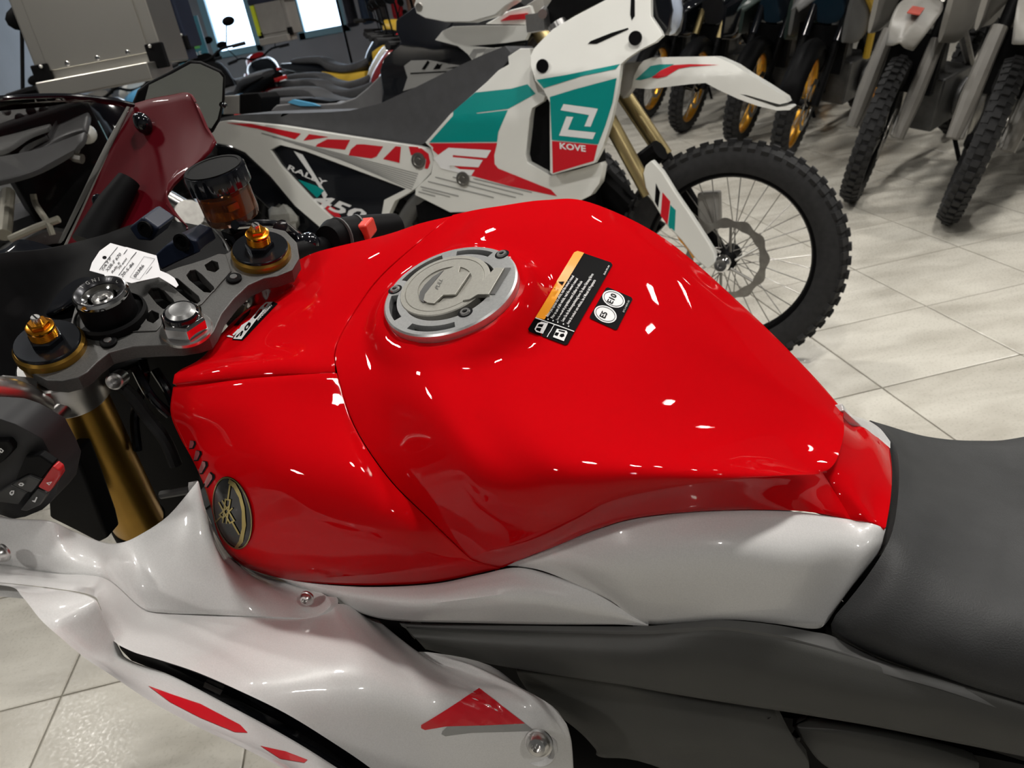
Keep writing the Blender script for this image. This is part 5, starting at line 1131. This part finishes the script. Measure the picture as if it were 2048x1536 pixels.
    P('engine', MATS['engine_metal'], MB().box((-.62, 0, .40), (.42, .30, .26)).box((-.50, 0, .60), (.18, .18, .24), None, .85).lathe((-.68, -.16, .40), (0, -1, 0), [(.10, 0), (.10, .03), (.07, .04)], 20).lathe((-.68, .16, .40), (0, 1, 0), [(.10, 0), (.10, .03), (.07, .04)], 20), bevel=.012, smooth=30)
    P('radiator', BLACK, MB().box((-.24, 0, .62), (.05, .30, .26)), smooth=0)
    P('exhaust', STEEL, MB().tube([(-.42, -.05, .6), (-.28, -.08, .5), (-.32, -.1, .28), (-.7, -.13, .24), (-1.0, -.16, .35), (-1.2, -.18, .5)], .022, 10, smooth=4).tube([(-1.2, -.18, .5), (-1.62, -.2, .66)], [.045, .055], 14))
    if rear:
        wheel(t, (-1.44, 0, R-.01), R-.01, .14 if not mx_ else .11, rim, 'rear_wheel', treads=36, knob=mx_, spokes=24 if (mx_ or adv) else 0, disc=None, n=40)
        P('swingarm', ALU if mx_ else BLACK, MB().tube([(-.86, .1, .36), (-1.44, .11, R)], .026, 8).tube([(-.86, -.1, .36), (-1.44, -.11, R)], .026, 8))
    P('rear_fender', acc if mx_ else BLACK, MB().loft([(-1.5, 0, H-.05, .09, .012), (-1.75, 0, H-.08, .08, .01), (-1.95, 0, H-.2, .06, .008)], 10, 4))
    if not mx_: P('tail_light', mat('tail_light_red', (.5, .01, .01), .2, 0, .6, noise=(9, .1)), MB().box((-1.84, 0, H+.05), (.04, .10, .03)), bevel=.005)
    P('side_stand', BLACK, MB().tube([(-.8, .12, .26), (-.76, .26, .015)], .012, 8))
    return t, P, H
GUARD = mat('guard_grey', (.15, .142, .128), .4, noise=(12, .12)); mat('engine_metal', (.10, .10, .10), .4, .8, noise=(14, .3))
LGREY = mat('matt_fender_grey', (.22, .21, .19), .45, noise=(9, .1)); DGREEN = mat('dark_green_plastic', (.02, .035, .03), .4, noise=(9, .1))
# two enduro bikes at the right, facing the camera
RT = [
 ((1712, 398), 228, 'mx', MGREY, LGREY, PBLACK, BLACK, 14, 'enduro with grey fork guards and faded red mudguard print, beside the one cut off'),
 ((1905, 440), 228, 'mx', MGREY, LGREY, PBLACK, BLACK, 14, 'enduro with grey fork guards, cut by the right edge of the picture'),
 ((1572, 318), 224, 'adv', GLOSSBK, MGREY, RIMGOLD, GLOSSBK, 9, 'adventure bike with a gold rim and black forks beside the enduros'),
 ((1478, 286), 224, 'adv', GLOSSBK, DGREEN, RIMGOLD, GLOSSBK, 9, 'adventure bike with gold rim and dark green mudguard, above the white mudguard tip'),
 ((1370, 262), 224, 'adv', GLOSSBK, GLOSSBK, RIMGOLD, KGOLD, 9, 'black adventure bike with gold rim and gold forks behind the white mudguard'),
 ((1296, 236), 224, 'adv', GLOSSBK, GLOSSBK, RIMGOLD, KGOLD, 9, 'black adventure bike with gold forks, farthest left of the facing row'),
]
RB = []
for q, hd, stl, c_, a_, r_, f_, st_, lb in RT:
    fr = place(q[0], q[1], (0, 0, 0), hd, 12)
    t_, P_, H_ = motorbike(fr, lb, stl, c_, a_, r_, f_, st_, 'bikes parked facing the camera'); RB.append((t_, P_, fr))
t_, P_, fr = RB[0]; P_('red_fender_print', mat('faded_red', (.40, .07, .05), .4, noise=(9, .1)), MB().box((.2, 0, .9225), (.16, .05, .004)), bpy.data.objects[[c.name for c in t_.children if c.name.startswith('front_fender')][0]], st=True, smooth=0)
t_, P_, fr = RB[2]; P_('yellow_frame', YELP, MB().tube([(-.2, -.2, .95), (-.42, -.22, .80), (-.5, -.2, .55), (-.8, -.18, .45)], .022, 8).tube([(-.2, .2, .95), (-.42, .22, .80), (-.5, .2, .55)], .022, 8), None, 'yellow crash bars')
# second bike in the row behind the rally bike: black tank, white cowl, curved seat
K2 = Frame((KF.o+azv(0)*.80+azv(90)*.0)*1, 116, 7)
b2 = thing('motorcycle', 'black and white adventure motorcycle directly behind the seat of the rally bike', 'motorcycle', K2)
def qp(name, m, mb, par=None, label=None, **k): return mb.build(name, m, par or b2, label, **k)
tk2 = qp('fuel_tank', GLOSSBK, plate(K2, [(690,95),(725,70),(762,62),(790,40),(830,10),(880,-20),(960,-30),(1010,10),(1060,60),(1050,110),(1000,128),(960,140),(900,165),(850,182),(790,210),(760,215),(764,185),(758,140),(765,118),(800,85),(790,60)][3:], lambda x, y: -.17+.05*max(0, min(1, (100-y)/100)), .26, step=60), label='gloss black tank', bevel=.02, smooth=60)
w2 = qp('side_cowl', KWHITE, plate(K2, [(870,80),(885,62),(905,53),(960,51),(1050,51),(1060,60),(1050,80),(1010,86),(940,92),(985,96),(1030,92),(1022,98),(1010,118),(958,136),(950,128),(935,108),(915,92)], -.20, .03, step=60), label='white side cowl', bevel=.004)
qp('upper_cowl', KWHITE, plate(K2, [(970,48),(1020,20),(1060,10),(1070,40),(1055,50)], -.18, .03, step=60), bevel=.004); decal('cowl_letters', PGREY, [w2], [Zc([(130,380),(160,335),(250,330),(235,355),(185,365),(165,410)]), (Zc([(190,415),(250,335),(420,315),(410,340),(280,350),(240,400),(380,395),(370,420)]), [])], off=.001)
g2 = qp('tank_decal_panel', PGREY, plate(K2, [(808,132),(822,121),(855,120),(900,128),(955,136),(950,140),(880,160),(806,182),(815,155)], -.175, .012, step=60), label='grey graphic panel'); decal('panel_letters', PBLACK, [g2], [[(843,139),(855,121),(862,121),(850,139)], [(866,139),(878,122),(925,128),(950,136),(890,137),(925,131),(885,127),(880,138)], [(812,146),(955,139),(955,141),(812,149)]], off=.001)
qp('hand_guard', KWHITE, plate(K2, [(828,10),(832,-2),(840,-10),(1030,-30),(1030,0),(1010,12),(990,30),(940,44),(890,44),(850,36),(833,26)], -.33, .07, step=60), label='white hand guard', bevel=.02, smooth=60); qp('guard_bolt', STEEL, MB().lathe(K2.px(838, 14, -.332), (0, -1, 0), [(.016, 0), (.014, .003), (.006, .003)], 16))
qp('seat', mat('light_seat', (.13, .13, .135), .6, noise=(20, .1)), plate(K2, [(540,222),(552,210),(600,205),(640,208),(680,206),(710,195),(735,175),(752,158),(762,148),(778,152),(790,163),(788,178),(780,200),(760,216),(700,226),(600,232)], -.12, .24, step=60), label='curved grey seat', bevel=.02, smooth=60)
qp('blue_insert', mat('light_blue_plastic', (.10, .38, .62), .4, noise=(9, .05)), plate(K2, [(575,205),(585,199),(625,207),(640,212),(600,212)], -.13, .02), label='light blue trim'); qp('top_panel', BLACK, plate(K2, [(583,198),(620,196),(660,203),(640,211),(600,205)], -.1, .1), bevel=.004)
qp('handlebar_riser', GPLAST, plate(K2, [(1052,10),(1085,-10),(1095,60),(1070,80),(1060,45)], -.05, .1), bevel=.004); qp('fork_top', KGOLD, MB().tube([K2.px(1066, 36, -.1), K2.px(1092, 82, -.1)], .035, 16)); qp('red_trim', KRED, plate(K2, [(1000,42),(1020,30),(1055,26),(1050,38)], -.19, .01))
qp('plate_bracket', GPLAST, plate(K2, [(446,192),(478,190),(478,228),(446,229)], -.12, .12), bevel=.004); qp('tool_box', BLACK, plate(K2, [(478,188),(516,185),(524,196),(522,228),(478,229)], -.12, .14), bevel=.006)
wheel(b2, np.array([-.45, 0, -.02]), .33, .1, BLACK, disc=None, spokes=20); wheel(b2, (-1.9, 0, -.03), .32, .14, BLACK, 'rear_wheel', disc=None, spokes=20)
qp('engine', BLACK, MB().box((-.75, 0, .15), (.6, .3, .4)), smooth=0)
# row of bikes behind, tails to the left
PB = mat('sky_blue_paint', (.10, .34, .58), .3, 0, .5, noise=(9, .05))
ROW = [
 ((716, 4.0), 116, 'street', GLOSSBK, PB, 'black street bike with light blue trim, nearest of the row of tails'),
 ((706, 4.8), 116, 'street', MGREY, PB, 'dark grey street bike with light blue trim, second of the row of tails'),
 ((702, 5.6), 116, 'street', GLOSSBK, GPLAST, 'black street bike with pale grey sides, third of the row of tails'),
 ((700, 6.4), 116, 'street', mat('deep_red_paint', (.30, .01, .012), .3, 0, .6, noise=(9, .05)), GLOSSBK, 'dark red street bike in the middle of the row of tails'),
 ((700, 7.2), 116, 'street', KWHITE, KRED, 'white and red street bike far along the row of tails'),
 ((702, 8.0), 116, 'adv', GLOSSBK, YELP, 'black adventure bike with yellow sides near the end of the row'),
 ((706, 8.9), 116, 'street', MATS['deep_red_paint'], KWHITE, 'red and white street bike at the far end of the row'),
]
for q, hd, stl, c_, a_, lb in ROW:
    t_, P_, H_ = motorbike(placeT(q[0], q[1], (-1.0, 0, .74), hd, 9), lb, stl, c_, a_, BLACK, GPLAST, 0, 'street bikes parked tail out in a row')
    P_('plate_holder', BLACK, MB().box((-1.95, 0, .52), (.02, .18, .14)), smooth=0)
# bikes at the far left
LFT = [
 ((60, 1.75), (-1.60, 0, .93), -32, 'adv', MGREY, MGREY, 'big grey touring enduro with moulded luggage rack, seen through the windscreen'),
 ((205, 2.85), (-1.60, 0, .92), -28, 'adv', BLACK, BLACK, 'black adventure bike carrying the large aluminium top case'),
 ((-90, 3.8), (-1.2, 0, .80), -32, 'mx', KRED, KRED, 'slim red enduro bike at the left edge beside the large top case'),
 ((536, 6.6), (-1.62, 0, .92), -38, 'adv', BLACK, BLACK, 'black adventure bike carrying the small distant top case'),
 ((330, 5.6), (-1.5, 0, .80), -40, 'street', GLOSSBK, GPLAST, 'black bike with grey sides behind the mirror, under the dark pannier'),
 ((470, 8.6), (-1.4, 0, .80), -40, 'street', KWHITE, PB, 'white and blue bike far away below the left window'),
 ((585, 9.0), (-1.4, 0, .80), -30, 'street', GLOSSBK, KRED, 'black bike with red sides far away below the right window'),
 ((425, 6.6), (-1.4, 0, .80), -50, 'street', PB, KWHITE, 'blue and white bike in front of the bright left window'),
]
LB = []
for q, p_, hd, stl, c_, a_, lb in LFT:
    fr = placeT(q[0], q[1], p_, hd, 6); LB.append((motorbike(fr, lb, stl, c_, a_, BLACK, GPLAST, 0), fr))
(t_, P_, H_), fr = LB[0]
# moulded rack, pannier bars and fittings of the nearest one
rp = fr
def wlr(f, x, y, t): return f.loc(at(x, y, t))
def lg(name, m, rows, t=None, par=None, label=None, d=.01):
    C = np.array([resample(np.array([fr.loc(at(*p)) for p in c]), 10) for c in rows]); G = crs(C.reshape(len(C), -1), 5).reshape(-1, 10, 3); return MB().grid(rolled(G, fr, 'lrtb', d, .003)).build(name, m, par or t_, label, smooth=50)
rk_ = lg('rear_rack', MGREY, [[(-80,210,1.75),(-80,260,1.62),(-80,300,1.5)], [(0,212,1.75),(0,250,1.62),(0,300,1.5)], [(80,212,1.75),(70,240,1.65),(55,268,1.55)], [(122,214,1.75),(110,235,1.66),(98,252,1.58)]], label='moulded grey luggage rack with fixings')
for q in ((12, 222), (40, 236), (62, 222), (88, 222), (20, 262), (-20, 250), (45, 250)): P_('rack_fixing', BLACK if q[0] % 3 else ALU, MB().sphere(fr.loc(at(q[0], q[1], 1.63)), .010, 5), rk_)
lg('pillion_grip', mat('rack_grey', (.055, .055, .056), .4, noise=(9, .1)), [[(30,330,1.5),(60,300,1.52),(100,280,1.55)], [(120,275,1.55),(130,250,1.6),(135,220,1.68)], [(170,258,1.55),(176,235,1.6),(178,212,1.68)]], label='grey moulded grab handle')
lg('seat_rear', MATS['rack_grey'], [[(-60,375,1.4),(-60,350,1.42),(-60,320,1.45)], [(60,345,1.45),(70,320,1.48),(60,300,1.5)], [(150,300,1.5),(165,280,1.52),(172,262,1.55)]])
P_('crash_bar', mat('beige_bar', (.42, .40, .33), .4, .3, noise=(9, .1)), MB().tube([wlr(fr, 20, 478, 1.5), wlr(fr, 70, 456, 1.5), wlr(fr, 118, 438, 1.5)], .007, 8).tube([wlr(fr, 66, 388, 1.55), wlr(fr, 72, 410, 1.55), wlr(fr, 95, 445, 1.5), wlr(fr, 105, 470, 1.5)], .006, 8, smooth=3), None, 'beige metal crash bars', kind=None)
P_('left_bar', MATS['beige_bar'], MB().tube([wlr(fr, 16, 385, 1.6), wlr(fr, 12, 430, 1.55), wlr(fr, 8, 470, 1.5)], .013, 10)); P_('exhaust_ring', MATS['beige_bar'], MB().tube([wlr(fr, 45+30*math.cos(a), 322+10*math.sin(a), 1.6) for a in np.linspace(0, 2*math.pi, 16)], .006, 8))
P_('indicator', KWHITE, MB().sphere(wlr(fr, 172, 268, 1.6), (.035, .02, .02), 8).sphere(wlr(fr, 138, 284, 1.58), (.02, .015, .018), 6), kind=None); P_('bracket', STEEL, MB().tube([wlr(fr, 140, 275, 1.6), wlr(fr, 152, 290, 1.6), wlr(fr, 146, 312, 1.6), wlr(fr, 165, 318, 1.6)], .010, 8, smooth=3))
P_('dark_guard', BLACK, MB().box(wlr(fr, 120, 330, 1.7), (.16, .2, .22)), smooth=0, bevel=.01); P_('white_wedge', FRM, MB().box(wlr(fr, 197, 266, 1.75), (.03, .02, .05)), None, 'pale wedge', bevel=.003)
# aluminium top case, standing on the rack of the second one
def case(name, label, px, py, t, w_, h_, d_, hd, lean, m, corner, cat='case', lidm=None, studs=True):
    F_ = Frame(at(px, py, t), hd, lean); c = thing(name, label, cat, F_); B = lambda nm, m, mb, par=None, **k: mb.build(nm, m, par or c, **k)
    # local: x to the image right, y away, z up ; face towards the camera at y = 0
    bd = B('shell', m, MB().box((0, -d_/2 if 0 else d_/2, 0), (w_, d_, h_)), smooth=0, bevel=.006)
    B('face_panel', m, MB().box((-.0, -.004, .01), (w_*.80, .008, h_*.86)), bd, smooth=0, bevel=.002)
    B('lower_flange', m, MB().box((0, d_*.1, -h_/2-.02), (w_*.86, d_*.9, .05)), bd, smooth=0, bevel=.004)
    if not studs: B('yellow_strap', mat('lime_yellow', (.65, .75, .03), .5, noise=(9, .05)), MB().box((-w_*.47, -.01, 0), (.03, .02, h_*.8)), bd, smooth=0); B('top_lid', DENIM, MB().box((0, d_*.5, h_*.5), (w_*1.15, d_*1.1, h_*.18)), bd, smooth=0, bevel=.01)
    for sx_ in (-1, 1):
        B('corner_bracket', corner, MB().box((sx_*w_*.45, .0, -h_/2+.02), (w_*.13, .04, h_*.22)), bd, smooth=0, bevel=.004)
        if studs: B('bracket_rivet', ALU, MB().sphere((sx_*w_*.43, -.022, -h_/2+.05), .006, 5), bd)
    if studs:
        for k in range(3): B('rivet', CHROME, MB().lathe((-.0+(k-1)*w_*.24, -.008, -h_/2+.045), (0, -1, 0), [(.008, 0), (.007, .003), (.003, .004)], 14), bd)
    return c, B
F2 = LB[1][1]
case('top_case', 'large brushed aluminium top case with black corner brackets', 166, 30, 2.46, .395, .34, .33, 86, 2, mat('satin_aluminium', (.62, .60, .55), .36, 1, noise=(3, .04)), BLACK)
case('top_case', 'small distant aluminium top case in front of the bright windows', 543, 36, 6.2, .27, .27, .25, 100, 0, GPLAST, BLACK, studs=False)
case('pannier', 'dark blue-black case behind the big aluminium one', 322, 38, 3.2, .15, .24, .2, 90, 0, DENIM, BLACK, studs=True)
# ---- banner, clothes rail
def wy(px, py, y): d = ray(px, py); return CC+d*(y/d[1])
bn = thing('banner_stand', 'blue standing banner with white and green print beside the window', 'sign', Frame(wy(376, 78, 9.5)*np.array([1, 1, 0]), 90, 0))
zb, zt_ = .05, wy(376, 34, 9.5)[2]; bw = .34
bp = MB().box((0, 0, (zb+zt_)/2), (bw, .02, zt_-zb)).build('banner_panel', mat('banner_blue', (.05, .20, .27), .5, noise=(3, .05)), bn, smooth=0)
MB().box((0, 0, .02), (bw, .2, .04)).build('base', BLACK, bn, smooth=0); MB().box((-.02, -.012, zt_-.27), (.24, .004, .085)).build('green_band', mat('banner_green', (.12, .45, .12), .5, noise=(3, .05)), bp, smooth=0)
def wtext(tx, c, size, m, par, fr_):
    v, f = textflat(tx, (0, 0), (size, 0), (0, size), step=9); xs = [a for a, b in v]; mb = MB(); mb.add([(x-(max(xs)+min(xs))/2+c[0], c[1], y+c[2]) for x, y in v], f); mb.build('lettering', m, par, smooth=0)
wtext('NEUE', (-.03, -.016, zt_-.19), .085, PWHITE, bp, None); wtext('2025', (.02, -.016, zt_-.40), .085, PWHITE, bp, None)
rail = thing('clothes_rail', 'black clothes rail with hanging jackets far behind the row', 'rack', Frame(wy(812, 60, 10.8)*np.array([1, 1, 0]), 90, 0))
MB().tube([(-.75, 0, 0), (-.75, 0, 1.95), (.8, 0, 1.95), (.8, 0, 0)], .018, 8).build('rail_frame', BLACK, rail)
cols = [('black', (.02, .02, .03)), ('dark blue', (.03, .05, .09)), ('charcoal', (.05, .05, .05)), ('red', (.55, .01, .02)), ('tan', (.35, .22, .16)), ('bright red', (.75, .02, .02)), ('olive grey', (.10, .11, .08)), ('black and grey', (.03, .03, .03))]
for k, (cn, cc_) in enumerate(cols):
    X = rail.matrix_world.translation; j = thing('jacket', cn+' jacket on the distant clothes rail, '+['first', 'second', 'third', 'fourth', 'fifth', 'sixth', 'seventh', 'last'][k]+' from the left', 'jacket', Frame((X[0]-.62+k*.19, X[1], 0), 90, 0), 'jackets on the clothes rail')
    m_ = mat('cloth_'+cn.replace(' ', '_'), cc_, .8, noise=(14, .2)); bdy = MB().box((0, 0, 1.50), (.13, .34, .70), None, .8).build('body', m_, j, bevel=.03, smooth=50)
    for sd in (-1, 1): MB().tube([(0, sd*.16, 1.80), (0, sd*.24, 1.55), (0, sd*.25, 1.2)], [.055, .05, .04], 10).build('sleeve', m_, j)
    MB().tube([(0, 0, 1.84), (0, 0, 1.97)], .006, 6).build('hanger', STEEL, j)


# ---- the rest of the sports bike outside the frame: wheels, tail, so that it stands on the floor
wheel(bike, (-.86, 0, -.70), .31, .18, BLACK, 'rear_wheel', knob=False, spokes=0, disc=(1, .11), treads=30)
wheel(bike, (.03, float(RK[1])/2, -.70), .305, .12, BLACK, 'front_wheel', knob=False, spokes=0, disc=(1, .15), treads=30, xf=sx)
mb = MB().loft([(-.60, 0, -.30, .15, .05), (-.78, 0, -.24, .12, .06), (-.98, 0, -.15, .09, .06), (-1.15, 0, -.10, .05, .03)], 18, 3); part('tail', WHITE, mb, label='white tail cowl')
part('swingarm', ALU, MB().tube([(-.35, .1, -.62), (-.86, .13, -.70)], .03, 10).tube([(-.35, -.1, -.62), (-.86, -.13, -.70)], .03, 10))
